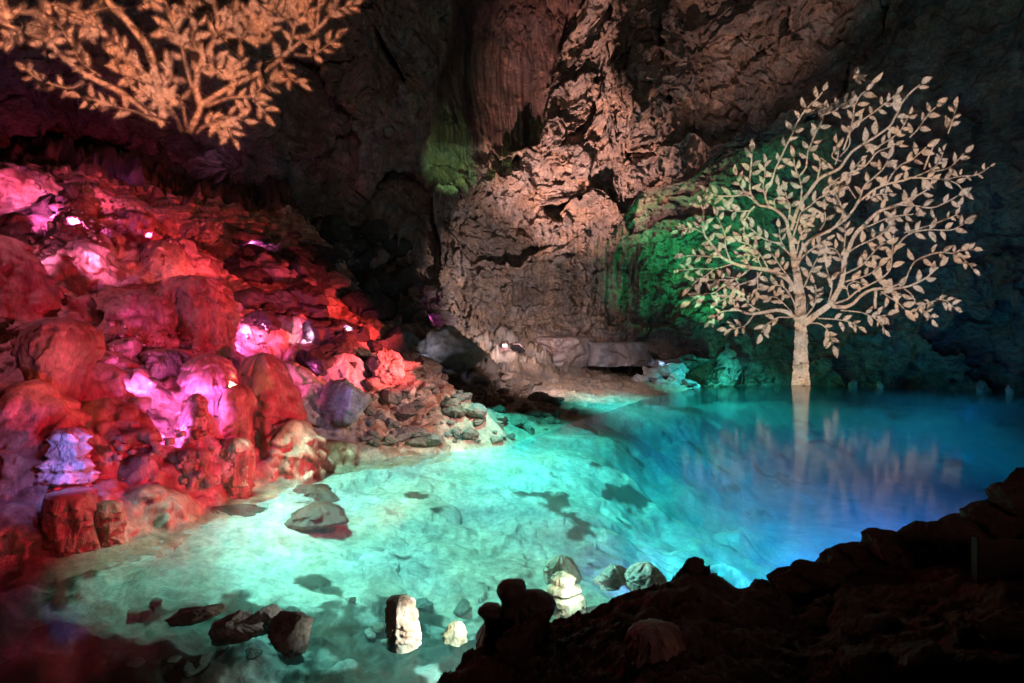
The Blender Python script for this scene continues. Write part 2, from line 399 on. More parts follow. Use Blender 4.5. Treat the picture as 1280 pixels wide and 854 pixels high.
# ---------------------------------------------------------------- water
def water_mat():
    t = NT('lake_water'); geo = t.add('ShaderNodeNewGeometry')
    mp = t.add('ShaderNodeMapping'); mp.inputs['Scale'].default_value = (1.0, 1.0, 1.0); t.link(geo.outputs['Position'], mp.inputs['Vector'])
    a = t.noise(mp.outputs[0], 1.6, 4, 0.55); b = t.noise(mp.outputs[0], 7.0, 3, 0.5)
    h = t.math('ADD', a, t.math('MULTIPLY', b, 0.25))
    bp = t.add('ShaderNodeBump'); bp.inputs['Strength'].default_value = 0.10; bp.inputs['Distance'].default_value = 0.03; t.link(h, bp.inputs['Height'])
    dt = t.add('ShaderNodeVectorMath', operation='DOT_PRODUCT'); t.link(geo.outputs['Incoming'], dt.inputs[0]); t.link(bp.outputs[0], dt.inputs[1])
    ca = t.math('SUBTRACT', 1.0, t.math('ABSOLUTE', dt.outputs['Value']), True)
    fr = t.math('ADD', t.math('MULTIPLY', t.math('POWER', ca, 5.0), 0.98), 0.02, True)
    gl = t.add('ShaderNodeBsdfGlossy'); gl.inputs['Roughness'].default_value = 0.095; t.link(bp.outputs[0], gl.inputs['Normal'])
    tr = t.add('ShaderNodeBsdfTransparent'); tr.inputs['Color'].default_value = (0.86, 0.97, 0.98, 1)
    mx = t.add('ShaderNodeMixShader'); t.link(fr, mx.inputs[0]); t.link(tr.outputs[0], mx.inputs[1]); t.link(gl.outputs[0], mx.inputs[2])
    t.link(mx.outputs[0], t.out.inputs['Surface'])
    va = t.add('ShaderNodeVolumeAbsorption'); va.inputs['Color'].default_value = (0.25, 0.86, 0.95, 1); va.inputs['Density'].default_value = 0.20
    vs = t.add('ShaderNodeVolumeScatter'); vs.inputs['Color'].default_value = (0.35, 0.8, 1.0, 1); vs.inputs['Density'].default_value = 0.055; vs.inputs['Anisotropy'].default_value = 0.3
    ad = t.add('ShaderNodeAddShader'); t.link(va.outputs[0], ad.inputs[0]); t.link(vs.outputs[0], ad.inputs[1]); t.link(ad.outputs[0], t.out.inputs['Volume'])
    return t
WT = water_mat()
wa = np.radians(np.linspace(-100, 100, 81)); wr = np.linspace(0.9, 61, 40)
WRr, WAa = np.meshgrid(wr, wa, indexing='ij')
_top = np.stack([(WRr * np.sin(WAa)).ravel(), (WRr * np.cos(WAa)).ravel(), np.zeros(WRr.size)], 1); _bot = _top - np.array([0, 0, 9.0]); N = len(_top)
_nr, _nc = WRr.shape; _i = np.arange(N).reshape(_nr, _nc)
rim = np.concatenate([_i[0, :-1], _i[:-1, -1], _i[-1, :0:-1], _i[:0:-1, 0]]); rn = np.roll(rim, -1)
Fw = np.vstack([grid_faces(_nr, _nc), grid_faces(_nr, _nc)[:, ::-1] + N, np.stack([rn, rim, rim + N, rn + N], 1)])
water = mesh_np('water', np.vstack([_top, _bot]), Fw, WT.m, smooth=False); tag(water, kind='structure')
# ---------------------------------------------------------------- the two trees of light thrown on the rock
# (surveyed on the photo: twig polylines in photo pixels, width at both ends, leaf count, first leaf along the twig, leaf length)
TREE = [
 ([(1001,482),(1001,440),(1001.5,420),(1000.5,400),(1000.3,370),(996,342),(993,327),(989,302),(985,288)],22,6.5,0,0,0),
 ([(1001,482),(1001,462),(1001.5,440),(1001.5,420),(1000.5,402)],23,12,0,0,0),
 ([(985,288),(983,276),(975,266.5),(966,260.5),(956,258),(949,257)],5.5,3,0,0,0),
 ([(949,257),(943,250),(937.5,239),(937.4,225),(939,206),(940,192)],3.4,1.6,8,.25,13),
 ([(945,254),(938,247),(931,244),(919,245),(898,245),(886,240)],2.6,1.4,6,.45,15),
 ([(943,258),(937,263.5),(919,264),(908,262)],2.2,1.2,5,.3,14),
 ([(941,260),(935,268),(931,276),(929.8,290)],1.8,1,5,.4,8),
 ([(935,246),(928,236),(923,228),(921,222)],2,1,5,.2,13),
 ([(989,288),(995,267),(1001,254),(1010,242),(1021,227),(1028,221),(1039,216),(1050,210),(1057,200),(1065,190),(1076,182),(1083,178),(1096,170),(1112,158),(1118,148),(1123,139),(1128,128),(1138,116),(1150,106)],5.5,1.8,9,.55,17),
 ([(1001,254),(1002,236),(999,222),(994,210),(992,198)],2.6,1.4,6,.3,13),
 ([(998,222),(1007,210),(1008.7,198),(1010,189),(1014,180),(1016,172)],2.4,1.4,5,.5,14),
 ([(1013,182),(1018,170),(1023,160),(1028,150),(1029,143)],1.8,1.2,4,.4,15),
 ([(964,260),(959,254),(957,242),(965,225),(969,212),(977,195),(987,174),(990,168),(996,154),(1008,136),(1021,124),(1028,115)],3,1.3,14,.25,13),
 ([(960,256),(954,236),(955.7,221),(956.4,205)],2,1.1,7,.3,12),
 ([(986,275),(987.4,257),(984,250),(982,240)],2.2,1.2,6,.3,13),
 ([(969,260),(968,250),(974,246),(974,234)],2,1.2,5,.2,12),
 ([(1021,227),(1025,209),(1025.4,198),(1033,203)],2,1,5,.3,11),
 ([(1006.8,404),(1022,392),(1037,381),(1044,370),(1051,357),(1054,342),(1055.6,325),(1060,314),(1067,297),(1074,287.5),(1082,280),(1089,272.6),(1101,263.5),(1122.6,256),(1141,247),(1156,239),(1162,232)],11,2,8,.72,15),
 ([(1122,256),(1144,257.4),(1165,259.7),(1186.5,251),(1197,245)],2,1.2,7,.1,15),
 ([(995,333),(999.4,321),(1005,308),(1018,297),(1035,289.4),(1042,285),(1057,274),(1068,260.5),(1072.6,253),(1080,247),(1095,236),(1110,230),(1130,225.5),(1141,222.4),(1171,224),(1185,225.5),(1196,230),(1203,237)],5,1.5,12,.55,14),
 ([(1185,224),(1200,220.5),(1217,219.5),(1226,216),(1237,208.7)],1.6,.8,6,.3,8),
 ([(1069,257),(1075,247),(1080,233),(1092,222.4),(1103,212),(1110,200)],2.6,1.5,7,.2,15),
 ([(1109,229),(1116.5,216),(1127,206),(1138,201),(1145.5,195),(1158,184)],2.2,1.3,7,.25,15),
 ([(1141,222),(1162,213),(1174,202.6),(1179,190)],1.6,.9,8,.45,10),
 ([(1155,212),(1161,196),(1168,180)],2.2,2.2,0,0,0),
 ([(1160,216),(1179,212),(1190,207),(1205,192)],1.6,1,5,.35,14),
 ([(1054,188),(1059,174),(1064,158),(1066.5,147),(1068,133.5),(1075,120),(1082,114)],2.6,1.3,9,.3,15),
 ([(1060,172),(1065,163),(1073.5,154),(1087,144),(1096,137.5),(1108,128),(1120,118)],2,1,9,.35,11),
 ([(1069,216),(1073,212),(1080,208.7),(1089,199.6),(1097,190),(1118,182)],2.2,1.4,6,.15,13),
 ([(1064,163),(1060,158),(1062,180),(1050,196)],1.4,1.2,0,0,0),
 ([(1083,190),(1100,182),(1122,167),(1130,156),(1136,144)],1.8,1.1,9,.3,11),
 ([(1137,172),(1146,163),(1154,152),(1163,140),(1170,134)],1.6,1,6,.1,14),
 ([(1185,167),(1190.6,152),(1194.7,136)],1.6,1,6,.1,12),
 ([(1052,202),(1040,196),(1046,182),(1054,172)],1.5,1,0,0,0),
 ([(1044,206),(1048,192),(1046,180)],1.4,1,3,.4,12),
 ([(1030,143),(1043,139),(1052,131),(1060,128)],1.2,.8,6,.1,12),
 ([(1057,231),(1062,222),(1066,212),(1075,202)],1.6,1,5,.2,12),
 ([(995.6,366),(988,353),(977,344),(960,338),(949,336),(928,332.7),(914,328),(901.5,321),(893,310),(882,296),(878.7,283.5),(879.6,266.5),(876,256)],8,1.5,12,.6,13),
 ([(914,328),(907.6,311.6),(906,294),(901,281),(896,272)],2.2,1.2,7,.3,13),
 ([(878,291),(870,287),(862,285),(848,288)],1.6,.8,7,.35,9),
 ([(901,321),(889,321),(866,319.5),(858,320)],1.8,1,6,.3,12),
 ([(915,330),(893,336),(870,336),(850,338)],1.8,.8,5,.6,9),
 ([(893,336),(882,345),(870,352),(864,358)],1.4,.9,6,.3,13),
 ([(938,336),(926,345),(914,351),(903,358),(893,366),(880,368),(864,376)],2.2,1.1,9,.45,14),
 ([(913,350),(900,350),(886,350)],1.4,1,5,.0,13),
 ([(952,340),(945,348.5),(937,352),(924,356.4),(917,362.6),(910,371),(898,378)],2,1,7,.5,12),
 ([(947,340),(947,352),(947,361),(942,366)],1.8,1,6,.2,12),
 ([(924,356),(918,348),(908,346)],1.3,.9,5,.1,11),
 ([(959.5,335),(954,324),(944,311.6),(933,304.6),(922,302)],2.2,1.3,7,.4,15),
 ([(988,319),(977,308),(967,303),(953,297.6),(942,288.8),(936,284)],2.2,1.3,7,.45,13),
 ([(983,313),(976,300.6),(974,286)],1.6,1,5,.3,9),
 ([(988,349),(979,338),(970,325),(964,316)],1.8,1.1,8,.15,12),
 ([(938,334),(930,322),(924,318)],1.2,.8,6,.2,8),
 ([(952,334),(946,322),(940,320)],1.2,.8,5,.3,7),
 ([(997.5,401),(984,390.6),(971,388),(954,390.7),(938,392.5),(926,389),(919,384),(917,374)],7,1.8,5,.8,10),
 ([(923,388),(905,389),(896,394),(890,400)],1.5,.9,6,.5,10),
 ([(942,394),(936,402),(929.6,408),(917,411),(910,412)],1.4,.9,6,.45,11),
 ([(950,388),(941,384),(935,378),(928,370)],1.5,1,7,.2,11),
 ([(988,397),(973,397),(964,402),(958,406),(952,416)],1.7,1,6,.35,13),
 ([(996,392),(992,377),(984,364),(976,357),(964,358)],2.2,1.2,8,.4,13),
 ([(990,391),(979,379),(970,372),(962,371)],1.5,.9,6,.4,11),
 ([(1007,396),(1018,381),(1020,361),(1018,356)],2,1.2,8,.35,12),
 ([(1035,379),(1039.6,361),(1037,349),(1033,335),(1032,330)],2.2,1.2,5,.4,15),
 ([(1005,359),(1010,347.5),(1016,334),(1022,322)],2,1.2,5,.3,14),
 ([(1016,336),(1026,341),(1031,345)],3,1.5,1,.4,9),
 ([(997.5,333),(1001,324),(1009,316),(1020,308),(1032,300)],2.4,1.3,7,.4,13),
 ([(995.6,318),(999,301),(1005,287.5),(1010,283)],2,1.2,6,.3,12),
 ([(990,300),(996.5,280),(1001,266.5),(1013,257),(1025,247),(1038,243)],2,1.3,9,.3,14),
 ([(999,283),(1008,276),(1018,272)],1.5,1,4,.1,12),
 ([(1025,288),(1031.5,276),(1031,264)],1.6,1,4,.3,13),
 ([(1045,281),(1052,272),(1053,265),(1050,253),(1045,242),(1049,230)],2,1.2,8,.3,13),
 ([(1070,248),(1063.5,239),(1058,228.5),(1059,221),(1070,214)],1.8,1.1,6,.3,11),
 ([(1040,383),(1056,384),(1067,379),(1076,370),(1089,362.5),(1100,361),(1114,361.5),(1136,357.7),(1155,349),(1165,341),(1173,334)],6,1.6,8,.5,15),
 ([(1113,360),(1130.6,351),(1136,340),(1144,327),(1162,318.4),(1177,315.6),(1192,316.5),(1200,312)],2.2,1.1,7,.45,15),
 ([(1192,316.5),(1203,313),(1216,312)],1.2,.8,6,.0,11),
 ([(1196,318),(1206,325),(1216,336)],1.2,.8,4,.2,12),
 ([(1042,380),(1059,374),(1074,362.5),(1098.7,350),(1112,338),(1114.6,325),(1115.6,308),(1117,294)],2.8,1.4,8,.45,17),
 ([(1112,319),(1117.5,315.6),(1127,300.6),(1140,291),(1159,287.5),(1189,287.5),(1204,280)],2.2,1.3,10,.3,15),
 ([(1055,343),(1076,332.5),(1087,321),(1099,308),(1106,304)],2,1.2,8,.3,14),
 ([(1059,317),(1072,308),(1091,299),(1104,291),(1110,283)],2,1.2,7,.35,14),
 ([(1066,296),(1080,285),(1088,282),(1110,272.6),(1126,269.6),(1142,268)],2,1.2,7,.4,14),
 ([(1057,352),(1080,345.6),(1091,340),(1098,333)],1.8,1.1,6,.25,13),
 ([(1061,371),(1059,358),(1068,352),(1076,354)],1.6,1,5,.3,12),
 ([(1055,336),(1050,321),(1044,312),(1036,310)],1.6,1,6,.3,12),
 ([(1055,311),(1056.5,295),(1055.6,280)],2,1.2,5,.3,13),
 ([(1130,291),(1148,286),(1171,278.7),(1196,268),(1200,258)],1.4,.8,6,.7,9),
 ([(1095,362),(1094,374),(1094,386)],5,4,0,0,0),
 ([(1101,364),(1112,372),(1122,378),(1130,386)],1.6,1,6,.1,15),
 ([(1130,361),(1138,367),(1144,376)],2,1.4,0,0,0),
 ([(1170,376),(1160,379),(1148,384),(1144,392)],1.3,.9,10,.1,9),
 ([(1148,388),(1158,390),(1164,398)],1.3,.9,6,.1,10),
 ([(1170,374),(1182,376),(1192,384)],1.3,.9,6,.1,11),
 ([(1050,388),(1076,390.6),(1091,396),(1108,394)],1.5,1,7,.55,13),
 ([(1091,396),(1100,404),(1106,412)],1.3,.9,5,.2,8),
 ([(1022,398),(1040.6,399),(1060,402),(1072,408)],1.5,1,7,.4,12),
 ([(1010.6,404),(1024,404.6),(1033,411),(1038,420),(1041,430)],1.6,1,7,.45,13),
 ([(1100,368),(1110,364),(1126,368)],1.4,1,3,.3,15),
 ([(1082,250),(1090,246),(1098,243),(1110,243)],1.4,1,8,.1,10),
 ([(1034,236),(1044,226),(1050,222)],1.4,1,3,.2,11),
 ([(1066,98),(1072,96)],1,1,5,.0,12),
]
TREE_LEAVES = [(1089,104,1104,90,6),(1123,183,1136,183,3.5)]
CEIL = [
 ([(204,158),(196,148),(185,140),(150,115),(120,100),(95,85),(72,65),(55,50),(25,38),(0,28),(-20,22)],11,4,8,.6,20),
 ([(236,166),(250,136),(247,120),(245,108),(250,80),(265,55),(272,30),(268,5),(266,-20)],11,7,6,.5,20),
 ([(250,132),(285,110),(310,98),(340,82),(360,65),(385,45),(405,28),(420,5),(428,-15)],10,4.5,6,.5,20),
 ([(203,150),(202,132),(196,100),(190,75),(185,60),(170,40),(155,22),(140,8),(128,-8)],13,10,0,0,0),
 ([(204,150),(203,120),(207,100)],16,10,4,.3,22),
 ([(227,165),(222,150),(214,138),(205,130),(196,120)],2.6,2,5,.4,20),
 ([(233,160),(230,140),(225,122),(214,116)],2.6,2,4,.5,18),
 ([(240,110),(232,80),(225,50),(212,20),(206,-5)],4.5,3,8,.3,20),
 ([(-10,4),(20,14),(40,15),(70,5),(100,15),(135,10)],4.5,4,10,.0,18),
 ([(258,133),(275,126),(290,122),(312,121)],5,3,5,.5,17),
 ([(312,121),(322,114),(330,108),(342,104)],3,2,6,.1,20),
 ([(316,124),(325,134),(332,142)],3,2,4,.2,18),
 ([(246,167),(252,160),(262,155),(272,156)],3,2,5,.5,17),
 ([(262,140),(270,150),(274,160)],3,2,5,.2,18),
 ([(276,152),(285,160),(290,172)],3,2,5,.1,18),
 ([(282,146),(294,148),(302,150)],3,2,4,.1,18),
 ([(360,66),(368,35),(372,20)],4,3,6,.3,18),
 ([(394,44),(398,15),(400,-8)],5,4,3,.4,16),
 ([(368,68),(385,70),(396,66),(405,60),(418,50)],3,2,7,.3,16),
 ([(350,74),(356,86),(364,98),(372,104)],3,2,6,.2,15),
 ([(105,102),(96,108),(82,110),(62,104),(46,98),(34,88)],3.4,2,9,.3,14),
 ([(192,151),(176,142),(160,137),(140,133)],3,2,5,.5,18),
 ([(140,132),(124,126),(104,122)],3,2,6,.0,18),
 ([(126,96),(112,86),(100,76),(92,60)],3,2,8,.2,18),
 ([(72,64),(62,48),(54,36),(48,26)],3,2,8,.1,17),
 ([(86,52),(76,34),(66,22)],3,2,6,.0,20),
 ([(26,40),(14,46),(6,52)],3,2,6,.0,16),
 ([(10,30),(6,18),(0,10)],3,2,6,.0,18),
 ([(196,104),(180,90),(160,78),(146,70)],3,2,10,.1,17),
 ([(200,112),(186,106),(170,98),(152,92)],3,2,9,.1,17),
 ([(202,118),(190,124),(176,116)],3,2,8,.1,17),
 ([(178,98),(166,86),(150,56),(138,48)],3,2,10,.1,17),
 ([(132,40),(112,36),(104,24)],3,2,8,.0,20),
 ([(112,14),(100,28),(110,40)],3,2,8,.0,18),
 ([(205,110),(214,96),(213,84)],4,3,4,.2,17),
 ([(232,60),(220,40),(208,34)],3,2,6,.1,20),
 ([(190,8),(180,2),(196,-6)],3,2,6,.0,18),
 ([(238,22),(232,12),(240,0)],3,2,8,.0,20),
 ([(252,70),(240,46),(246,34)],3,2,6,.2,20),
 ([(262,96),(276,88),(292,90)],4,3,8,.1,18),
 ([(288,104),(298,90),(300,76)],3,2,8,.1,17),
 ([(270,44),(284,36),(288,20)],3,2,8,.1,19),
 ([(300,52),(310,36),(314,20)],3,2,10,.0,20),
 ([(322,60),(326,36),(324,18)],3,2,8,.0,18),
 ([(334,46),(340,24),(334,6)],3,2,7,.0,18),
 ([(368,22),(360,6),(374,-4)],4,3,8,.0,18),
 ([(372,26),(382,18),(386,6)],4,3,6,.0,16),
 ([(350,26),(348,10),(356,0)],3,2,7,.0,18),
 ([(410,20),(424,12),(440,6)],3,2,7,.0,16),
 ([(244,96),(256,84),(266,76)],4,3,6,.1,17),
]
def leaf_outline(x0, y0, x1, y1, w):
    t = np.linspace(0, 1, 8); prof = np.sin(np.pi * t ** 0.82) ** 0.85
    prof[0] = prof[-1] = 0.06
    return t, prof * w
def make_leaves(spec, seed, ratio=0.40):
    rnd = random.Random(seed); out = []
    for pts, w0, w1, n, start, size in spec:
        if not n: continue
        p = np.array(pts, float); seg = np.hypot(*np.diff(p, axis=0).T); cum = np.concatenate([[0], np.cumsum(seg)]); L = cum[-1]
        for k in range(n):
            term = k == n - 1
            t = 1.0 if term else min(1, start + (1 - start) * (k / max(1, n - 1)) + rnd.uniform(-.04, .04))
            d = t * L; i = min(len(seg) - 1, max(0, int(np.searchsorted(cum, d)) - 1)); q = (d - cum[i]) / max(seg[i], 1e-6)
            b = p[i] + (p[i + 1] - p[i]) * q; tg = (p[i + 1] - p[i]) / max(seg[i], 1e-6)
            a = math.atan2(tg[1], tg[0]) + (rnd.uniform(-.2, .2) if term else (1 if k % 2 else -1) * rnd.uniform(.55, 1.15))
            s = size * rnd.uniform(.82, 1.18) * (1.1 if term else 1)
            st = rnd.uniform(0.06, 0.16) * s
            x0, y0 = b[0] + math.cos(a) * st, b[1] + math.sin(a) * st
            out.append((x0, y0, x0 + math.cos(a) * s, y0 + math.sin(a) * s, s * ratio * rnd.uniform(.85, 1.2) / 2))
    return out
def smooth_line(pts, step):
    p = np.array(pts, float)
    if len(p) < 3:
        n = max(2, int(np.hypot(*(p[-1] - p[0])) / step) + 1); t = np.linspace(0, 1, n)[:, None]; return p[0] + (p[-1] - p[0]) * t
    q = np.vstack([2 * p[0] - p[1], p, 2 * p[-1] - p[-2]]); out = []
    for i in range(1, len(q) - 2):
        n = max(2, int(np.hypot(*(q[i + 1] - q[i])) / step) + 1)
        for t in np.linspace(0, 1, n, endpoint=False):
            out.append(0.5 * (2 * q[i] + (q[i + 1] - q[i - 1]) * t + (2 * q[i - 1] - 5 * q[i] + 4 * q[i + 1] - q[i + 2]) * t * t + (3 * q[i] - q[i - 1] - 3 * q[i + 1] + q[i + 2]) * t ** 3))
    out.append(q[-2]); return np.array(out)
def light_tree(name, spec, extra, seed, label, projector, tint, power, ratio, blur, where, plabel, wscale=1.0):
    """the lit patches as thin skins on the rock, plus the stencil projector that throws the light onto them"""
    rnd = random.Random(seed + 1)
    root = empty(name, Vector(where)); tag(root, label, 'projected tree')
    polys = []
    Vb, Fb, Vl, Fl = [], [], [], []
    def patch(G, V, Fc):
        r, c = G.shape[:2]; base = sum(len(x) for x in V); V.append(G.reshape(-1, 2)); Fc.append(grid_faces(r, c) + base)
    for pts, w0, w1, n, st, sz in spec:
        w0 *= wscale if w0 < 20 else 0.95; w1 *= wscale
        p = smooth_line(pts, 3.0); tg = np.gradient(p, axis=0); tg /= np.maximum(np.hypot(tg[:, 0], tg[:, 1]), 1e-6)[:, None]
        nn = np.stack([-tg[:, 1], tg[:, 0]], 1); k = np.linspace(0, 1, len(p))
        w = (w0 + (w1 - w0) * k) * (1 + 0.10 * np.array([rnd.uniform(-1, 1) for _ in p])) / 2 + 0.25
        patch(np.stack([p + nn * (w * s)[:, None] for s in (-1, -.33, .33, 1)], 1), Vb, Fb)
        polys.append(np.vstack([p + nn * w[:, None], (p - nn * w[:, None])[::-1]]))
    for x0, y0, x1, y1, w in make_leaves(spec, seed, ratio) + [(a, b, c, d, e / 2) for a, b, c, d, e in extra]:
        t, pr = leaf_outline(x0, y0, x1, y1, w)
        a = np.array([x0, y0]); d = np.array([x1 - x0, y1 - y0]); nn = np.array([-d[1], d[0]]) / np.hypot(*d)
        bend = rnd.uniform(-.12, .12) * np.hypot(*d)
        mid = a + d * t[:, None] + nn * (bend * np.sin(np.pi * t))[:, None]
        patch(np.stack([mid + nn * (pr * s)[:, None] for s in (-1, -.4, .4, 1)], 1), Vl, Fl)
        polys.append(np.vstack([mid + nn * pr[:, None], (mid - nn * pr[:, None])[::-1]]))
    for part, V, Fc in (('trunk', Vb, Fb), ('leaves', Vl, Fl)):
        V = np.vstack(V); Fc = np.vstack(Fc)
        W = survey(V[:, 0], V[:, 1], floor=True)
        d = W - np.array([0, 0, CZ]); L = np.linalg.norm(d, axis=1); W = W - d / L[:, None] * 0.07
        q = L[Fc]; ok = (q.max(1) - q.min(1)) < 1.2
        Fc = Fc[ok]
        mesh_np(part, W - np.array(where), Fc, M_skin, root)
    # ---- projector: open-fronted housing, a lamp, a stencil plate with the tree cut out of it
    pr = np.array(projector, float); allp = np.vstack(polys)
    ctr = survey([allp[:, 0].mean()], [allp[:, 1].mean()])[0]
    ax = (ctr - pr) / np.linalg.norm(ctr - pr); rt = np.cross(ax, [0, 0, 1]); rt /= np.linalg.norm(rt); up = np.cross(rt, ax)
    D = 0.5
    cut = []
    W = survey(allp[:, 0], allp[:, 1]); d = W - pr; dz = d @ ax
    uv = np.stack([d @ rt / dz * D, d @ up / dz * D], 1)
    i = 0
    for p in polys: cut.append(uv[i:i + len(p)]); i += len(p)
    half = np.abs(uv).max() * 1.02 + 0.01; big = half * 1.55
    rows = 1100; ys = np.linspace(-half, half, rows + 1); dy = ys[1] - ys[0]
    spans = [[] for _ in range(rows)]
    for p in cut:
        r0, r1 = max(0, int((p[:, 1].min() + half) / dy)), min(rows - 1, int((p[:, 1].max() + half) / dy) + 1)
        a, b = p, np.roll(p, -1, 0)
        for r in range(r0, r1 + 1):
            yc = ys[r] + dy / 2
            m = (a[:, 1] <= yc) != (b[:, 1] <= yc)
            if not m.any(): continue
            xs = np.sort(a[m, 0] + (yc - a[m, 1]) / (b[m, 1] - a[m, 1]) * (b[m, 0] - a[m, 0]))
            wn_ = 0
            for k in range(0, len(xs) - 1, 2): spans[r].append((xs[k], xs[k + 1]))
    V, Fq = [], []
    def quad(x0, x1, y0, y1):
        if x1 - x0 < 1e-6: return
        b = len(V); V.extend([(x0, y0), (x1, y0), (x1, y1), (x0, y1)]); Fq.append((b, b + 1, b + 2, b + 3))
    for r in range(rows):
        x = -half
        for s0, s1 in sorted(spans[r]):
            if s0 > x: quad(x, s0, ys[r], ys[r + 1])
            x = max(x, s1)
        quad(x, half, ys[r], ys[r + 1])
    quad(-big, big, half, big); quad(-big, big, -big, -half); quad(-big, -half, -half, half); quad(half, big, -half, half)
    V = np.array(V); Vw = rt[None] * V[:, :1] + up[None] * V[:, 1:] + ax * D
    proj = empty('light_projector', Vector(pr)); tag(proj, plabel, 'projector')
    mesh_np('stencil', Vw, np.array(Fq), M_black, proj, smooth=False)
    b = big; bx = np.array([[sx * b, sy * b, z] for z in (-0.12, D - 0.004) for sx, sy in ((-1, -1), (1, -1), (1, 1), (-1, 1))])
    Bw = rt[None] * bx[:, :1] + up[None] * bx[:, 1:2] + ax[None] * bx[:, 2:]
    mesh_np('housing', Bw, np.array([(0, 3, 2, 1), (0, 1, 5, 4), (1, 2, 6, 5), (2, 3, 7, 6), (3, 0, 4, 7)]), M_black, proj, smooth=False)
    li = bpy.data.lights.new(name + '_lamp', 'SPOT'); li.color = tint; li.energy = power; li.shadow_soft_size = blur
    li.spot_size = 2 * math.atan(half * 1.5 / D); li.spot_blend = 0.02
    lo = bpy.data.objects.new(name + '_lamp', li); lo.location = pr; lo.rotation_euler = Vector(ax).to_track_quat('-Z', 'Y').to_euler(); put(lo)
    return root
M_black = plain_mat('black_painted_metal', (0.012, 0.012, 0.013), 0.5)
M_skin = rock_mat('lit_rock_skin', base=(0.31, 0.26, 0.22), bump=0.6, bdist=0.10, scale=1.5, rough=0.75, dist=0.0, chip=0.4, contrast=(.75, 1.2), crack=.1)  # wall rock again, painted paler where the tree light lands
# ---------------------------------------------------------------- formations, boulders, rubble, fittings
M_flow = rock_mat('flowstone', bump=0.85, bdist=0.05, scale=3.4, rough=0.42, spec=0.6, stretch=(1, 1, 0.32), contrast=(0.6, 1.3), crack=0.12)
M_stone = rock_mat('loose_stone', bump=0.6, bdist=0.03, scale=3.5, rough=0.7)
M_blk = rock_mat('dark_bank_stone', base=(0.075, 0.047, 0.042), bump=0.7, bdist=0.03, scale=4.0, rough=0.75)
FLOWC = (0.44, 0.33, 0.25)
PROF = {
 'pillar': [(0, 1.02), (.1, 1.0), (.3, .95), (.5, .97), (.7, .92), (.85, .84), (.94, .66), (.985, .36), (1, 0)],
 'dome': [(0, .62), (.15, .66), (.3, .72), (.45, .86), (.58, .98), (.7, 1.0), (.82, .92), (.92, .70), (.98, .36), (1, 0)],
 'mound': [(0, 1.08), (.15, 1.05), (.35, .98), (.55, .88), (.72, .73), (.86, .53), (.95, .32), (1, 0)],
 'cap': [(0, .40), (.18, .44), (.34, .55), (.42, .95), (.55, 1.02), (.7, .96), (.84, .78), (.94, .48), (1, 0)],
 'cone': [(0, 1.05), (.2, .86), (.4, .70), (.6, .56), (.8, .40), (.93, .26), (1, 0)],
 'layered': [(0, 1.2), (.06, 1.0), (.14, .78), (.2, 1.0), (.27, .95), (.33, .70), (.4, .92), (.48, .86), (.54, .64), (.62, .84), (.7, .78), (.76, .58), (.83, .74), (.92, .66), (.97, .4), (1, 0)],
 'block': [(0, 1.06), (.2, 1.03), (.5, 1.0), (.8, .98), (.92, .92), (.97, .75), (1, 0)],
 'stack': [(0, 1.0), (.2, 1.0), (.30, .72), (.38, .86), (.5, .80), (.58, .5), (.66, .58), (.8, .62), (.92, .48), (1, 0)],
}
MELT = []
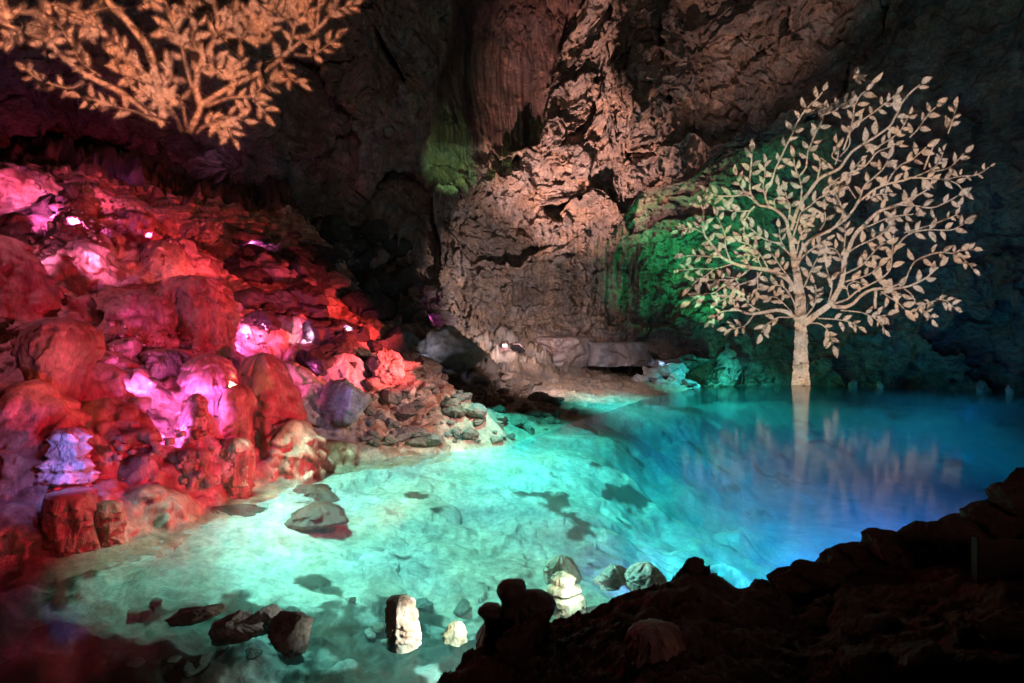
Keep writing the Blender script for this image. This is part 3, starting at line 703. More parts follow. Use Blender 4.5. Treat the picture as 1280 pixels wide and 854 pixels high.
def formation(name, label, cat, box, kind, color=FLOWC, seed=1, depth=0.9, sink=0.25, Y=None, drips=0.5, lump=0.10, group=None, lean=0.0, mat=None, water=False, flat=1.0, parent=None, terr=0.10, melt=0):
    """A dripstone body of revolution, fluted and lumpy, filling box = (u0, u1, v_top, v_bottom) at the depth of the ground under it."""
    u0, u1, vt, vb = box; uc = (u0 + u1) / 2
    if Y is None:
        if water: Y = CZ * F / (vb - V0)
        else: Y = float(survey([uc], [vb], wall=False)[0][1])
    w = (u1 - u0) / F * Y / 2; Y2 = Y + w * depth * 0.8
    base = P(uc, vb, Y); base[1] = Y2; base[0] = (uc - U0) / F * Y2
    top = CZ + (V0 - vt) / F * Y2; zb = CZ + (V0 - vb) / F * Y
    h = top - zb; tot = h * (1 + sink); z0 = zb - h * sink
    w = (u1 - u0) / F * Y2 / 2
    nr, nc = (110, 150) if (u1 - u0) > 45 else (80, 100)
    t = np.linspace(0, 1, nr) ** 0.95; a = np.linspace(0, 2 * np.pi, nc, endpoint=False)
    T, A = np.meshgrid(t, a, indexing='ij')
    pr = np.array(PROF[kind]); rad = np.interp(np.clip((T - sink / (1 + sink)) * (1 + sink), 0, 1), pr[:, 0], pr[:, 1])
    rad = rad ** 1.0
    dx, dy = np.cos(A), np.sin(A)
    so = seed * 13.7
    q = np.stack([dx.ravel() * 1.0 + so, dy.ravel() * 1.0, (T * tot / max(w, .05)).ravel() * 0.8], 1)
    l1 = fbm(q * 1.1, 4, seed).reshape(T.shape); l2 = perlin(np.stack([A.ravel() * 3.2 + so, 0 * A.ravel() + seed, (T * tot / max(w, .05)).ravel() * .35], 1) , seed + 3).reshape(T.shape)
    l2 = l2 * np.where((A > 0.3) & (A < 2 * np.pi - 0.3), 1, np.minimum(A, 2 * np.pi - A) / 0.3)
    l3 = fbm(q * 4.5, 3, seed + 7).reshape(T.shape)
    c1, c2, _, _ = worley(q * np.array([1.7, 1.7, 1.5]), seed + 9); lp = np.sqrt(np.clip(1 - (c1 / 0.8) ** 2, 0, 1)).reshape(T.shape) - 0.5
    fade = np.minimum(1, (1 - T) * 9 + 0.12)
    nf_ = 9; l4 = perlin(np.stack([dx.ravel() * nf_ + so, dy.ravel() * nf_, (T * tot / max(w, .05)).ravel() * 0.9], 1), seed + 5).reshape(T.shape)
    l5 = perlin(np.stack([dx.ravel() * 22 + so, dy.ravel() * 22, (T * tot / max(w, .05)).ravel() * 2.2], 1), seed + 6).reshape(T.shape)
    ph = (seed * 2.399) % 6.28
    ang = 1 + 0.13 * np.sin(2 * A + ph) + 0.08 * np.sin(3 * A + 2.1 * ph) + 0.05 * np.sin(5 * A + ph * .7)
    ang = 1 + (ang - 1) * (1.0 if kind in ('mound', 'cone', 'block') else 0.5)
    tf = (T * tot / max(w, .05)) * 1.25 + 1.3 * l1 + 0.35 * np.sin(2 * A + ph) + seed * .37; fr = tf - np.floor(tf)
    saw = np.where(fr < 0.22, fr / 0.22, 1 - (fr - 0.22) / 0.78) - 0.5
    rad = rad * ang * (1 + terr * saw * (1 + 1.6 * drips * l4) + (0.030 * drips * l4 + 0.014 * drips * l5) * np.clip((1 - T) * 3, 0, 1)) * (1 + (0.16 * np.exp(-np.maximum(T - sink / (1 + sink), 0) * 7) if kind in ('mound', 'cone') else 0))
    rr = w * rad * (1 + fade * (1.7 * lump * l1 + 0.75 * lump * lp + 0.10 * drips * l2 + 0.25 * lump * l3))
    X = rr * dx + lean * w * T + 0.10 * w * np.sin(T * 3 + seed); Yy = rr * dy * depth
    Z = z0 - zb + T * tot + fade * w * lump * 0.7 * l1 * flat
    c = np.array(color)[None] * (1 + 0.30 * l2.ravel()[:, None] * drips + 0.45 * l1.ravel()[:, None])
    stain = sstep(0.12, 0.4, fbm(q * 0.9 + 5, 3, seed + 11))[:, None]; c = c * (1 - 0.45 * stain * np.array([0.6, 0.9, 1.0]))
    V = np.stack([X.ravel(), Yy.ravel(), Z.ravel()], 1)
    if melt: MELT.append((V + np.array([base[0], base[1], zb]), grid_faces(nr, nc, True)))
    if melt == 2: return None
    o = mesh_np(name, V, grid_faces(nr, nc, True), mat or M_flow, parent, col=np.clip(c, .01, .8), loc=(base[0], base[1], zb) if parent is None else None)
    if parent is not None: o.location = Vector((base[0], base[1], zb)) - parent.location
    else: tag(o, label, cat, group)
    return o

def rock_mesh(seed, nf=11, res=26, rough=0.09):
    rnd = np.random.RandomState(seed)
    a = np.linspace(0, np.pi, res); b = np.linspace(0, 2 * np.pi, res * 2, endpoint=False)
    A, B = np.meshgrid(a, b, indexing='ij'); d = np.stack([np.sin(A) * np.cos(B), np.sin(A) * np.sin(B), np.cos(A)], -1).reshape(-1, 3)
    n = rnd.normal(size=(nf, 3)); n /= np.linalg.norm(n, axis=1)[:, None]; hh = rnd.uniform(0.66, 1.0, nf)
    dt = d @ n.T; r = np.where(dt > 0.05, hh / np.maximum(dt, 0.05), 9).min(1); r = np.minimum(r, 1.2)
    r = r * (1 + 1.3 * rough * fbm(d * 1.9 + seed, 4, seed, 0.55) + 0.45 * rough * ridged(d * 4.5 + seed, 3, seed + 1) - 0.2 * rough)
    if res > 40: r = r * (1 + 0.35 * rough * fbm(d * 14 + seed, 3, seed + 2))
    return d * r[:, None], grid_faces(res, res * 2, True)
ROCKS = {}
def rock(name, label, cat, loc, size, seed, rot=0.0, color=(0.24, 0.19, 0.155), mat=None, group=None, tilt=0.0, res=26):
    V, Fq = rock_mesh(seed, res=res)
    o = mesh_np(name, V * np.array(size), Fq, mat or M_stone, None, smooth=res > 40, col=np.tile(np.array(color), (len(V), 1)) * (0.85 + 0.3 * np.random.RandomState(seed).rand()), loc=tuple(float(x) for x in loc))
    o.rotation_euler = (tilt, tilt * 0.6, rot)
    if label: tag(o, label, cat, group)
    return o

FS = [
 # (name, label, category, box, kind, kw)
 ('flowstone_mound', 'tall smooth pink mound cut by the picture edge beside the big domed stalagmite', 'flowstone', (-60, 52, 292, 420), 'mound', dict(seed=3, lump=.10, drips=.9)),
 ('stalagmite', 'huge tan domed stalagmite with a fringe of drips, tallest in the red flowstone', 'stalagmite', (26, 111, 396, 505), 'dome', dict(seed=5, drips=1.0, lump=.06, color=(.46, .33, .22))),
 ('stalagmite', 'layered stalagmite glowing pale violet blue low by the water', 'stalagmite', (58, 112, 534, 622), 'layered', dict(seed=6, drips=.5, lump=.24, terr=.16, color=(.58, .54, .56))),
 ('stalagmite', 'squat square red pillar standing in the water under the violet layered stalagmite', 'stalagmite', (60, 121, 612, 694), 'block', dict(seed=7, lump=.09, color=(.42, .27, .20))),
 ('stalagmite', 'round pink mushroom cap on a dripping column above the brightest magenta cascade', 'stalagmite', (231, 291, 441, 530), 'cap', dict(seed=8, drips=1.0, lump=.07, color=(.50, .36, .34))),
 ('flowstone_cascade', 'bright magenta cascade with dripping fringes under the mushroom cap', 'flowstone', (214, 282, 492, 585), 'cone', dict(melt=1, seed=9, drips=1.3, lump=.22, color=(.56, .42, .40))),
 ('stalagmite', 'slim leaning orange brown column just beside the mushroom cap', 'stalagmite', (274, 316, 481, 562), 'pillar', dict(seed=10, drips=.8, lump=.09, color=(.45, .28, .18), lean=.15)),
 ('stalagmite', 'stout fluted brown stalagmite at the water edge below the leaning column', 'stalagmite', (264, 315, 547, 622), 'pillar', dict(seed=11, drips=1.4, lump=.08, color=(.45, .30, .22))),
 ('stalagmite', 'short chipped stump between the cascade and the fluted stalagmite', 'stalagmite', (222, 259, 560, 610), 'block', dict(seed=12, drips=.8, lump=.14, color=(.44, .30, .20))),
 ('stalagmite', 'barrel shaped brown stalagmite behind the mushroom cap', 'stalagmite', (181, 230, 436, 482), 'block', dict(seed=13, lump=.10, drips=.9, color=(.42, .30, .22))),
 ('flowstone_mound', 'wide glossy dome glowing pink and orange beside the violet boulder', 'flowstone', (292, 372, 440, 548), 'mound', dict(seed=14, lump=.10, drips=.9, color=(.50, .36, .30))),
 ('flowstone_mound', 'small magenta knob growing on the front of the glossy pink dome', 'flowstone', (312, 356, 455, 520), 'mound', dict(seed=15, lump=.07, drips=.7, color=(.48, .36, .34), sink=.4)),
 ('stalagmite', 'rounded tombstone shaped stalagmite half violet and half coral red', 'stalagmite', (404, 456, 441, 484), 'mound', dict(seed=16, lump=.08, color=(.48, .38, .36))),
 ('flowstone_drapery', 'broad ledge of draped flowstone like a curtain above the red mounds', 'flowstone', (120, 214, 362, 446), 'mound', dict(melt=1, seed=18, lump=.14, drips=1.4, depth=.8, color=(.46, .33, .27))),
 ('flowstone_drapery', 'tall square edged drapery catching orange light at the slope top', 'flowstone', (200, 284, 346, 430), 'pillar', dict(melt=1, seed=19, lump=.12, drips=1.4, depth=.8, color=(.47, .33, .26))),
 ('flowstone_mound', 'low domed mound right behind the huge domed stalagmite', 'flowstone', (108, 178, 405, 452), 'mound', dict(melt=2, seed=20, lump=.16, drips=.8)),
 ('flowstone_mound', 'pink hummock topping the slope at its highest corner', 'flowstone', (-30, 70, 205, 262), 'mound', dict(melt=2, seed=21, lump=.2, drips=.7)),
 ('flowstone_mound', 'plum coloured hummock next to the highest pink one', 'flowstone', (64, 154, 226, 276), 'mound', dict(melt=2, seed=22, lump=.2, drips=.7)),
 ('flowstone_mound', 'cluster of bright magenta nodules lit from just below', 'flowstone', (62, 132, 260, 312), 'mound', dict(melt=2, seed=23, lump=.3, drips=.6, color=(.55, .44, .42))),
 ('flowstone_mound', 'lumpy violet nodules between the magenta cluster and the dark slope', 'flowstone', (128, 184, 262, 302), 'mound', dict(melt=2, seed=24, lump=.28, drips=.6)),
 ('flowstone_mound', 'smooth bump with one small bright pink glow on its crown', 'flowstone', (172, 236, 300, 352), 'mound', dict(melt=1, seed=25, lump=.14, drips=.6)),
 ('flowstone_mound', 'long dark red whaleback mound under the magenta cascade', 'flowstone', (120, 226, 535, 608), 'mound', dict(melt=2, seed=26, lump=.13, drips=.5, color=(.42, .29, .23))),
 ('flowstone_mound', 'red whaleback mound above the long dark red one', 'flowstone', (100, 180, 498, 560), 'mound', dict(melt=2, seed=27, lump=.12, drips=.5, color=(.42, .29, .23))),
 ('flowstone_mound', 'wide crimson mound holding up the huge domed stalagmite', 'flowstone', (-20, 104, 478, 566), 'mound', dict(melt=2, seed=28, lump=.10, drips=.9, color=(.40, .27, .22))),
 ('flowstone_mound', 'round pink boss above the pale lamp glow in the middle slope', 'flowstone', (110, 150, 456, 500), 'mound', dict(melt=2, seed=29, lump=.14, drips=.7)),
 ('flowstone_mound', 'sloping red apron dropping into the water beside the fluted stalagmite', 'flowstone', (316, 398, 520, 600), 'mound', dict(melt=2, seed=30, lump=.12, drips=.9, color=(.40, .28, .22))),
 ('flowstone_mound', 'orange red hummock at the water edge where the red light ends', 'flowstone', (366, 440, 552, 588), 'mound', dict(melt=2, seed=31, lump=.2, drips=.6, color=(.42, .30, .22))),
 ('stalagmite', 'small red stub beside the square pillar at the water edge', 'stalagmite', (118, 152, 626, 682), 'pillar', dict(seed=32, lump=.14, drips=.8, color=(.40, .27, .2))),
 ('flowstone_mound', 'low red shelf at the water edge close to the picture edge', 'flowstone', (-20, 60, 630, 700), 'mound', dict(melt=2, seed=33, lump=.18, drips=.6, color=(.40, .28, .22))),
 ('flowstone_mound', 'dark red bank between the square pillar and the stump', 'flowstone', (146, 226, 606, 664), 'mound', dict(melt=2, seed=34, lump=.14, drips=.6, color=(.36, .24, .19))),
 ('flowstone_mound', 'pink flat topped mound with a lit rim under the draped ledge', 'flowstone', (150, 250, 414, 468), 'mound', dict(melt=2, seed=35, lump=.14, drips=.8)),
 ('flowstone_mound', 'coral hump just above the glossy pink dome', 'flowstone', (276, 336, 396, 450), 'mound', dict(melt=2, seed=36, lump=.16, drips=.7)),
 # beyond the red light
 ('rock_ledge', 'long low ledge of grey rock along the foot of the far wall', 'rock', (660, 745, 420, 450), 'block', dict(seed=44, lump=.12, drips=.1, depth=.5, color=(.20, .17, .17), Y=38.5)),
 ('rock_ledge', 'cracked square block of rock at the foot of the green lit wall', 'rock', (737, 802, 427, 452), 'block', dict(seed=45, lump=.08, drips=.1, depth=.5, color=(.18, .17, .18), Y=38.0)),
 # in the lake, near
 ('stalagmite', 'white rounded stalagmite top rising from the shallows, brightly side lit', 'stalagmite', (481, 521, 745, 802), 'pillar', dict(seed=51, lump=.13, drips=.5, color=(.60, .58, .53), water=True)),
 ('stalagmite', 'sunken cream stalagmite with a flat round top close to the dark bank', 'stalagmite', (682, 732, 715, 760), 'stack', dict(seed=52, lump=.08, drips=.6, color=(.58, .52, .38), Y=7.2, sink=.6)),
 ('stalagmite', 'small pale green knob under water behind the flat topped stalagmite', 'stalagmite', (686, 718, 694, 716), 'mound', dict(seed=53, lump=.1, color=(.52, .54, .42), Y=8.2, sink=.8)),
 ('lake_stone', 'white lit stone beside the violet glow at the bank edge', 'stone', (788, 826, 704, 730), 'mound', dict(seed=54, drips=.15, lump=.16, color=(.66, .64, .60), Y=7.4, sink=.6)),
 ('lake_stone', 'pale flat stone next to the white lit one at the bank edge', 'stone', (752, 780, 706, 726), 'mound', dict(seed=55, drips=.15, lump=.18, color=(.60, .60, .54), Y=7.6, sink=.6)),
 ('lake_stone', 'small cream stone sunken between the white stalagmite and the bank', 'stone', (558, 580, 776, 797), 'mound', dict(seed=56, drips=.15, lump=.12, color=(.62, .54, .38), Y=6.1, sink=.5)),
 ('lake_stone', 'dark brown crust island breaking the bright green shallows', 'stone', (364, 416, 606, 626), 'mound', dict(seed=61, lump=.25, color=(.10, .07, .05), Y=11.8, flat=.3)),
 ('lake_stone', 'second dark crust island just below the first one', 'stone', (366, 424, 630, 652), 'mound', dict(seed=62, lump=.25, color=(.10, .07, .05), Y=10.4, flat=.3)),
 ('lake_stone', 'dark crust island close under the fluted stalagmite', 'stone', (232, 296, 634, 652), 'mound', dict(seed=63, lump=.25, color=(.09, .06, .045), Y=10.1, flat=.3)),
 # on the bank, in silhouette
 ('stalagmite', 'pale rounded stalagmite standing alone on the dark bank, cut by the frame', 'stalagmite', (785, 858, 779, 880), 'pillar', dict(seed=71, lump=.07, drips=1.1, color=(.34, .24, .22), Y=3.35, sink=.1)),
]
for nm, lb, ct, bx_, kd, kw in FS:
    formation(nm, lb, ct, bx_, kd, **kw)

rn_ = random.Random(77)
for k in range(46):
    u, v = rn_.uniform(-5, 236), rn_.uniform(218, 350)
    if v < 205 + u * .42 or v > 345 - (60 if u < 60 else 0): continue
    s = rn_.uniform(9, 20)
    formation('flowstone_nodule', 'small rounded pink nodule in the crowded upper part of the flowstone', 'flowstone', (u - s, u + s, v - s * rn_.uniform(.7, 1.2), v + s * .5), 'mound', color=tuple(np.array((.50, .37, .32)) * rn_.uniform(.8, 1.15)), seed=120 + k, melt=2, lump=.2, drips=.7, sink=.5, group='small nodules of the upper flowstone')
for k in range(60):
    u, v = rn_.uniform(60, 400), rn_.uniform(360, 600)
    if v > 640 - u * .12 or v < 280 + u * .28: continue
    s = rn_.uniform(8, 17)
    formation('flowstone_boss', 'small red boss of dripstone between the larger mounds', 'flowstone', (u - s, u + s, v - s * rn_.uniform(.7, 1.3), v + s * .6), rn_.choice(['mound', 'mound', 'pillar', 'dome']), color=tuple(np.array((.44, .30, .23)) * rn_.uniform(.75, 1.15)), seed=200 + k, melt=2, lump=.17, drips=.9, sink=.5, group='small dripstone bosses among the mounds')

# ---- everything of the left slope run together into one melted body of flowstone
def melt_slope():
    ia = np.nonzero((az_f > math.radians(-60)) & (az_f < math.radians(-6)))[0][::2]; ir = np.nonzero((r_f > 6.0) & (r_f < 27))[0][::2]
    I, J = np.meshgrid(ir, ia, indexing='ij'); A_ = az_f[J]; R_ = r_f[I]; Zt = FZ[I, J]
    s_, ny_, fl_ = [q.reshape(RR.shape)[I, J] for q in (fs, fny, fflow)]
    Zt = np.where((s_ > -0.6) & (fl_ > 0.25) & (ny_ < 19), Zt, -3.0 + 0 * Zt)
    X, Y = R_ * np.sin(A_), R_ * np.cos(A_); n = X.size; nr_, nc_ = X.shape
    top = np.stack([X.ravel(), Y.ravel(), Zt.ravel()], 1); bot = np.stack([X.ravel(), Y.ravel(), np.full(n, -4.0)], 1); ii = np.arange(n).reshape(nr_, nc_)
    rim_ = np.concatenate([ii[0, :-1], ii[:-1, -1], ii[-1, :0:-1], ii[:0:-1, 0]]); rn2 = np.roll(rim_, -1)
    Vs = [top, bot]; Fs = [grid_faces(nr_, nc_), grid_faces(nr_, nc_)[:, ::-1] + n, np.stack([rn2, rim_, rim_ + n, rn2 + n], 1)]; off = 2 * n
    for V, Fq in MELT: Vs.append(V); Fs.append(Fq + off); off += len(V)
    o = mesh_np('melt_source', np.vstack(Vs), np.vstack(Fs), M_flow)
    m = o.modifiers.new('r', 'REMESH'); m.mode = 'VOXEL'; m.voxel_size = 0.045
    m2 = o.modifiers.new('s', 'SMOOTH'); m2.factor = 0.5; m2.iterations = 8
    dg = bpy.context.evaluated_depsgraph_get(); ev = o.evaluated_get(dg); me = ev.to_mesh()
    nv = len(me.vertices); co = np.empty(nv * 3, np.float32); me.vertices.foreach_get('co', co); co = co.reshape(-1, 3)
    nm = np.empty(nv * 3, np.float32); me.vertices.foreach_get('normal', nm); nm = nm.reshape(-1, 3)
    nf = len(me.polygons); fq = np.empty(nf * 4, np.int32); me.loops.foreach_get('vertex_index', fq); fq = fq.reshape(-1, 4)
    co, nm = co.copy(), nm.copy(); ev.to_mesh_clear(); bpy.data.objects.remove(o)
    keepv = (co[:, 2] > -0.9); mp = np.cumsum(keepv) - 1; fq = fq[keepv[fq].all(1)]; fq = mp[fq].astype(np.int32); co = co[keepv]; nm = nm[keepv]
    fr = fbm(co * 0.5, 3, 61); st = np.clip(1.25 - np.abs(nm[:, 2]), 0.15, 1)
    flu = fbm(co * np.array([4.2, 4.2, 0.8]), 3, 62); fine = fbm(co * np.array([11, 11, 2.4]), 3, 63)
    c1, _, _, _ = worley(co * 2.4, 64); nod = np.sqrt(np.clip(1 - (c1 / 0.8) ** 2, 0, 1)) - 0.5
    c3, _, _, _ = worley(co * np.array([6.5, 6.5, 5]), 65); nod2 = np.sqrt(np.clip(1 - (c3 / 0.8) ** 2, 0, 1)) - 0.5
    tf = co[:, 2] * 2.1 + 1.1 * fbm(co * 0.9, 3, 66) + 0.5 * flu; q = tf - np.floor(tf); lip_ = np.where(q < 0.2, q / 0.2, 1 - (q - 0.2) / 0.8) - 0.5
    dsp = 0.070 * flu * st + 0.030 * fine * st + (0.05 + 0.09 * sstep(-.1, .3, fr)) * nod * 0.9 + 0.04 * nod2 * sstep(0.0, .3, -fr + .1) + 0.09 * lip_ * st * (1 + 1.2 * flu)
    dsp *= sstep(-0.4, 0.15, co[:, 2])
    V = co + nm * dsp[:, None]
    c = np.array(FLOWC)[None] * (1 + 0.45 * flu[:, None] + 0.35 * fr[:, None]) * (1 + 0.5 * nod2[:, None] * 0.4)
    stn = sstep(0.08, 0.35, fbm(co * np.array([1.1, 1.1, .5]), 4, 67))[:, None]; c = c * (1 - stn * np.array([0.35, 0.55, 0.62]))
    r = mesh_np('flowstone_slope', V, fq, M_flow, col=np.clip(c, .02, .8)); tag(r, kind='structure')
melt_slope()

# the black stack of knobs at the bank edge
st = empty('stalagmite', P(648, 800, 4.35)); tag(st, 'black silhouetted stalagmite of stacked knobs at the bank edge against bright water', 'stalagmite')
for q, (bx_, kd, sd) in enumerate([((619, 657, 725, 768), 'dome', 81), ((642, 691, 738, 800), 'dome', 82), ((598, 632, 756, 784), 'dome', 83), ((604, 668, 764, 812), 'mound', 84)]):
    formation('knob', None, None, bx_, kd, color=(.10, .066, .058), seed=sd, Y=4.3 + .04 * q, sink=.5, lump=.07, terr=.03, parent=st)
rock('boulder', 'pointed dark slab leaning below the black stacked stalagmite', 'boulder', P(645, 808, 4.0), (.14, .06, .2), 85, .4, mat=M_blk, tilt=.2)

# stones of the low dry wall on the bank edge (top silhouette) and below
rnd = random.Random(5)
WST = [(868,702,13),(1046,700,30),(1078,692,30),(1112,676,34),(1150,668,28),(1184,664,36),(1212,652,30),(1240,638,32),(1262,640,30),(1272,616,26),(1282,596,20),(1255,662,34),(1225,676,34),(1190,690,32),(1150,694,34),(1108,706,36),(1066,716,32),
       (1020,716,26),(985,720,24),(1270,700,40),(1292,660,40),(1300,622,30)]
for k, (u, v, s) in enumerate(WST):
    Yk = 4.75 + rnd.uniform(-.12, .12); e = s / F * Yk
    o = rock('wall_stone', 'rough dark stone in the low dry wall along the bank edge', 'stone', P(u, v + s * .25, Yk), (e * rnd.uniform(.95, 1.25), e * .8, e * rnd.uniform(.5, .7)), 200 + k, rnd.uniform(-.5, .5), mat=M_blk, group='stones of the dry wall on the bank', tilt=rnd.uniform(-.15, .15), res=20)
BST = [(1262, 792, 34, 'big rounded boulder under the dark board on the bank'), (1232, 838, 32, 'grey boulder at the bottom corner of the bank'), (1165, 838, 40, 'flat stone on the bank close to the bottom frame edge'), (1098, 840, 34, 'angular stone beside the flat one on the bank'),
       (1276, 836, 22, 'small wedge of stone in the lowest corner'), (1208, 794, 20, 'upright thin stone beside the board post'), (1040, 850, 26, 'low stone beside the path half way along the bank')]
for k, (u, v, s, lb) in enumerate(BST):
    g = survey([u], [v + s * .4], wall=False)[0]; e = s / F * g[1]
    rock('boulder', lb, 'boulder', g + np.array([0, 0, e * .35]), (e, e * .9, e * .75), 300 + k, rnd.uniform(0, 3), mat=M_blk, tilt=rnd.uniform(-.2, .2))
for k in range(70):
    u, v = rnd.uniform(640, 1270), rnd.uniform(745, 852)
    if v < 770 - (u - 700) * .12 + 8 and u < 1000: continue
    g = survey([u], [v], wall=False)[0]; e = rnd.uniform(4, 10) / F * g[1]
    if g[1] > 4.6: continue
    rock('bank_stone', 'small dark stone lying loose on the trampled bank', 'stone', g, (e * 1.3, e, e * .6), 320 + k, rnd.uniform(0, 6), mat=M_blk, group='small stones on the bank', res=10)

# rubble slope and beach stones
RB = [(500, 470, 660, 470, 500, 548, 120)]
k = 0; tries = 0
while k < 230 and tries < 6000:
    tries += 1
    u, v = rnd.uniform(455, 700), rnd.uniform(440, 556)
    lo = 446 + max(0, (u - 560)) * .28; hi = 575 - max(0, u - 500) * .18
    if not lo < v < hi: continue
    g = survey([u], [v], wall=False)[0]
    if g[1] > 37 or g[2] < .05: continue
    e = (rnd.choice([3, 3, 4, 4, 5, 6, 7, 9, 12]) * rnd.uniform(.8, 1.2)) / F * g[1]
    red = u < 560
    rock('rubble_stone', None, 'stone', g + np.array([0, 0, e * .1]), (e * rnd.uniform(.9, 1.5), e, e * rnd.uniform(.5, .85)), 500 + k, rnd.uniform(0, 6), color=tuple(np.array((.22, .18, .15)) * rnd.uniform(.7, 1.25)), tilt=rnd.uniform(-.4, .4), res=12 if e < .3 else 18)
    o = bpy.context.scene.objects[-1] if False else COL.objects[-1]
    tag(o, 'jagged stone in the red tinged rubble above the shore' if red else 'jagged grey stone in the rubble slope beside the pale beach', 'stone', 'red tinged rubble stones' if red else 'grey rubble stones by the beach'); k += 1
k = 0; tries = 0
while k < 90 and tries < 3000:
    tries += 1
    u, v = rnd.uniform(290, 560), rnd.uniform(285, 440)
    if v < 250 + (u - 290) * .42 or v > 330 + (u - 290) * .42: continue
    g = survey([u], [v])[0]
    e = rnd.choice([5, 7, 9, 12, 16]) * rnd.uniform(.8, 1.2) / F * g[1]
    rock('scree_boulder', 'dark broken boulder on the steep scree above the red flowstone', 'boulder', g, (e * rnd.uniform(.9, 1.4), e, e * rnd.uniform(.6, .9)), 700 + k, rnd.uniform(0, 6), color=tuple(np.array((.17, .14, .13)) * rnd.uniform(.6, 1.3)), tilt=rnd.uniform(-.4, .4), group='dark boulders of the scree', res=14); k += 1

k = 0  # near-black rocks standing in for unlit blotches in the red light
for u0, v0, su, sv, n, lb in [(350, 336, 42, 17, 9, 'rock painted black as the shaded patch over the coral hump'), (345, 388, 48, 18, 10, 'rock painted black as the shaded band just above the coral hump'), (440, 334, 20, 22, 6, 'rock painted black as the shade between two arms of red light'),
        (484, 368, 42, 25, 11, 'rock painted black as shade beside the foot of the streaked wall'), (430, 420, 38, 12, 7, 'rock painted black as shade between two violet white lamp glows'), (406, 449, 30, 9, 6, 'rock painted black as shade just above the tombstone shaped stalagmite'), (455, 300, 40, 18, 7, 'rock painted black as shade at the top of the red scree near the wall'), (395, 330, 20, 14, 4, 'small rock painted black as shade on the first arm of red light')]:
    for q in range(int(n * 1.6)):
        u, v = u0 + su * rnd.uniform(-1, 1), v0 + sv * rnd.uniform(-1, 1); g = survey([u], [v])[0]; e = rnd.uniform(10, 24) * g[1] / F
        rock('shade_boulder', lb, 'boulder', g + np.array([0, .1, -.1]), (e * 1.2, e, e * rnd.uniform(.7, 1.0)), 870 + k, rnd.uniform(0, 6), color=(.035, .033, .028), tilt=rnd.uniform(-.4, .4), res=24, group='boulders: ' + lb); k += 1
BIG = [('big beige boulder with a pale blue streak above the rubble slope', 560, 444, 44, 34, 41, (.36, .30, .23)), ('dark grey jagged boulder above the coral red stones', 489, 430, 31, 18, 42, (.15, .13, .12)), ('cracked coral red boulder beside the tombstone shaped stalagmite', 484, 462, 30, 20, 43, (.36, .27, .23)),
       ('blocky grey violet boulder below the tombstone shaped stalagmite', 434, 506, 36, 26, 17, (.30, .26, .26))]
for lb, u, v, su, sv, sd, c in BIG:
    g = survey([u], [v + sv * .6], wall=False)[0]; e = g[1] / F
    rock('boulder', lb, 'boulder', P(u, v, g[1] + .3), (su * e, su * e * .8, sv * e), sd, sd * .7, color=c, tilt=.12, res=64)
for k, (u, v, s) in enumerate([(800, 478, 11), (815, 470, 13), (832, 466, 15), (846, 474, 12), (858, 481, 9), (824, 483, 12), (840, 485, 9), (808, 486, 8), (850, 462, 9), (790, 484, 7), (868, 485, 6), (822, 456, 8)]):
    Yk = 37.2 + .1 * (k % 3) + .5 * (480 - v) / 10; e = s / F * Yk
    rock('shore_boulder', 'pale blue lit boulder in the heap where the beach meets the lake', 'boulder', P(u, v, Yk), (e * 1.2, e, e * .8), 950 + k, k * 1.3, color=(.36, .36, .37), tilt=.3 * math.sin(k), res=44, group='pale blue boulders at the beach tip')

for k, (lb, u, v, su, sv) in enumerate([('rounded pale stone, widest of the dark topped row in the shallows', 291, 783, 27, 17), ('pale stone in the middle of the shallow row beside the widest one', 330, 770, 23, 15), ('arched pale stone ending the shallow row on its deep side', 364, 786, 32, 19), ('low rounded stone nearly drowned at the start of the shallow row', 244, 764, 26, 9)]):
    Yk = CZ * F / (v + sv * .5 - V0); e = Yk / F
    rock('lake_stone', lb, 'stone', P(u, v + sv * .35, Yk), (su * e * 1.1, su * e * .8, sv * e * 1.0), 990 + k, 1.1 * k, color=(.42, .40, .36), tilt=.15, res=60)

k = 0; tries = 0
while k < 22 and tries < 2000:
    tries += 1
    u, v = rnd.uniform(120, 590), rnd.uniform(735, 850)
    if v < 735 + abs(u - 350) * .05: continue
    g = survey([u], [v], wall=False)[0]; e = rnd.uniform(5, 12) / F * g[1]
    if g[2] > -.02: continue
    rock('shallow_stone', 'small pale stone lying under the shallow water near the row of lake stones', 'stone', g + np.array([0, 0, e * .2]), (e * 1.3, e, e * rnd.uniform(.45, .8)), 1100 + k, rnd.uniform(0, 6), color=tuple(np.array((.34, .32, .27)) * rnd.uniform(.5, 1.1)), tilt=rnd.uniform(-.3, .3), group='small stones in the shallows', res=18); k += 1

# a dark tangle of dead wood at the foot of the far wall
dw = empty('dead_branches', P(905, 480, 38.2)); tag(dw, 'black tangle of dead branches at the far water edge beside the tree of light', 'dead wood')
def stick(p0, p1, r0, r1, name='branch'):
    a, b = np.array(p0, float), np.array(p1, float); n = 9; m = 8; ax = (b - a) / np.linalg.norm(b - a)
    s = np.cross(ax, [0.3, 1, 0.2]); s /= np.linalg.norm(s); t = np.cross(ax, s); V = []
    for i in range(n):
        f = i / (n - 1); c = a + (b - a) * f + s * .06 * math.sin(f * 5 + a[0] * 9) * np.linalg.norm(b - a) * .5
        for j in range(m):
            g = 2 * math.pi * j / m; V.append(c + (s * math.cos(g) + t * math.sin(g)) * (r0 + (r1 - r0) * f) * (1 + .15 * math.sin(7 * g + i)))
    return mesh_np(name, V, grid_faces(n, m, True), M_wood, dw)
M_wood = rock_mat('wet_dead_wood', base=(.035, .028, .022), bump=.6, bdist=.02, scale=5, stretch=(1, 1, .3))
px = lambda u, v, y=0: ((u - 905) / F * 38.2, y, (480 - v) / F * 38.2)
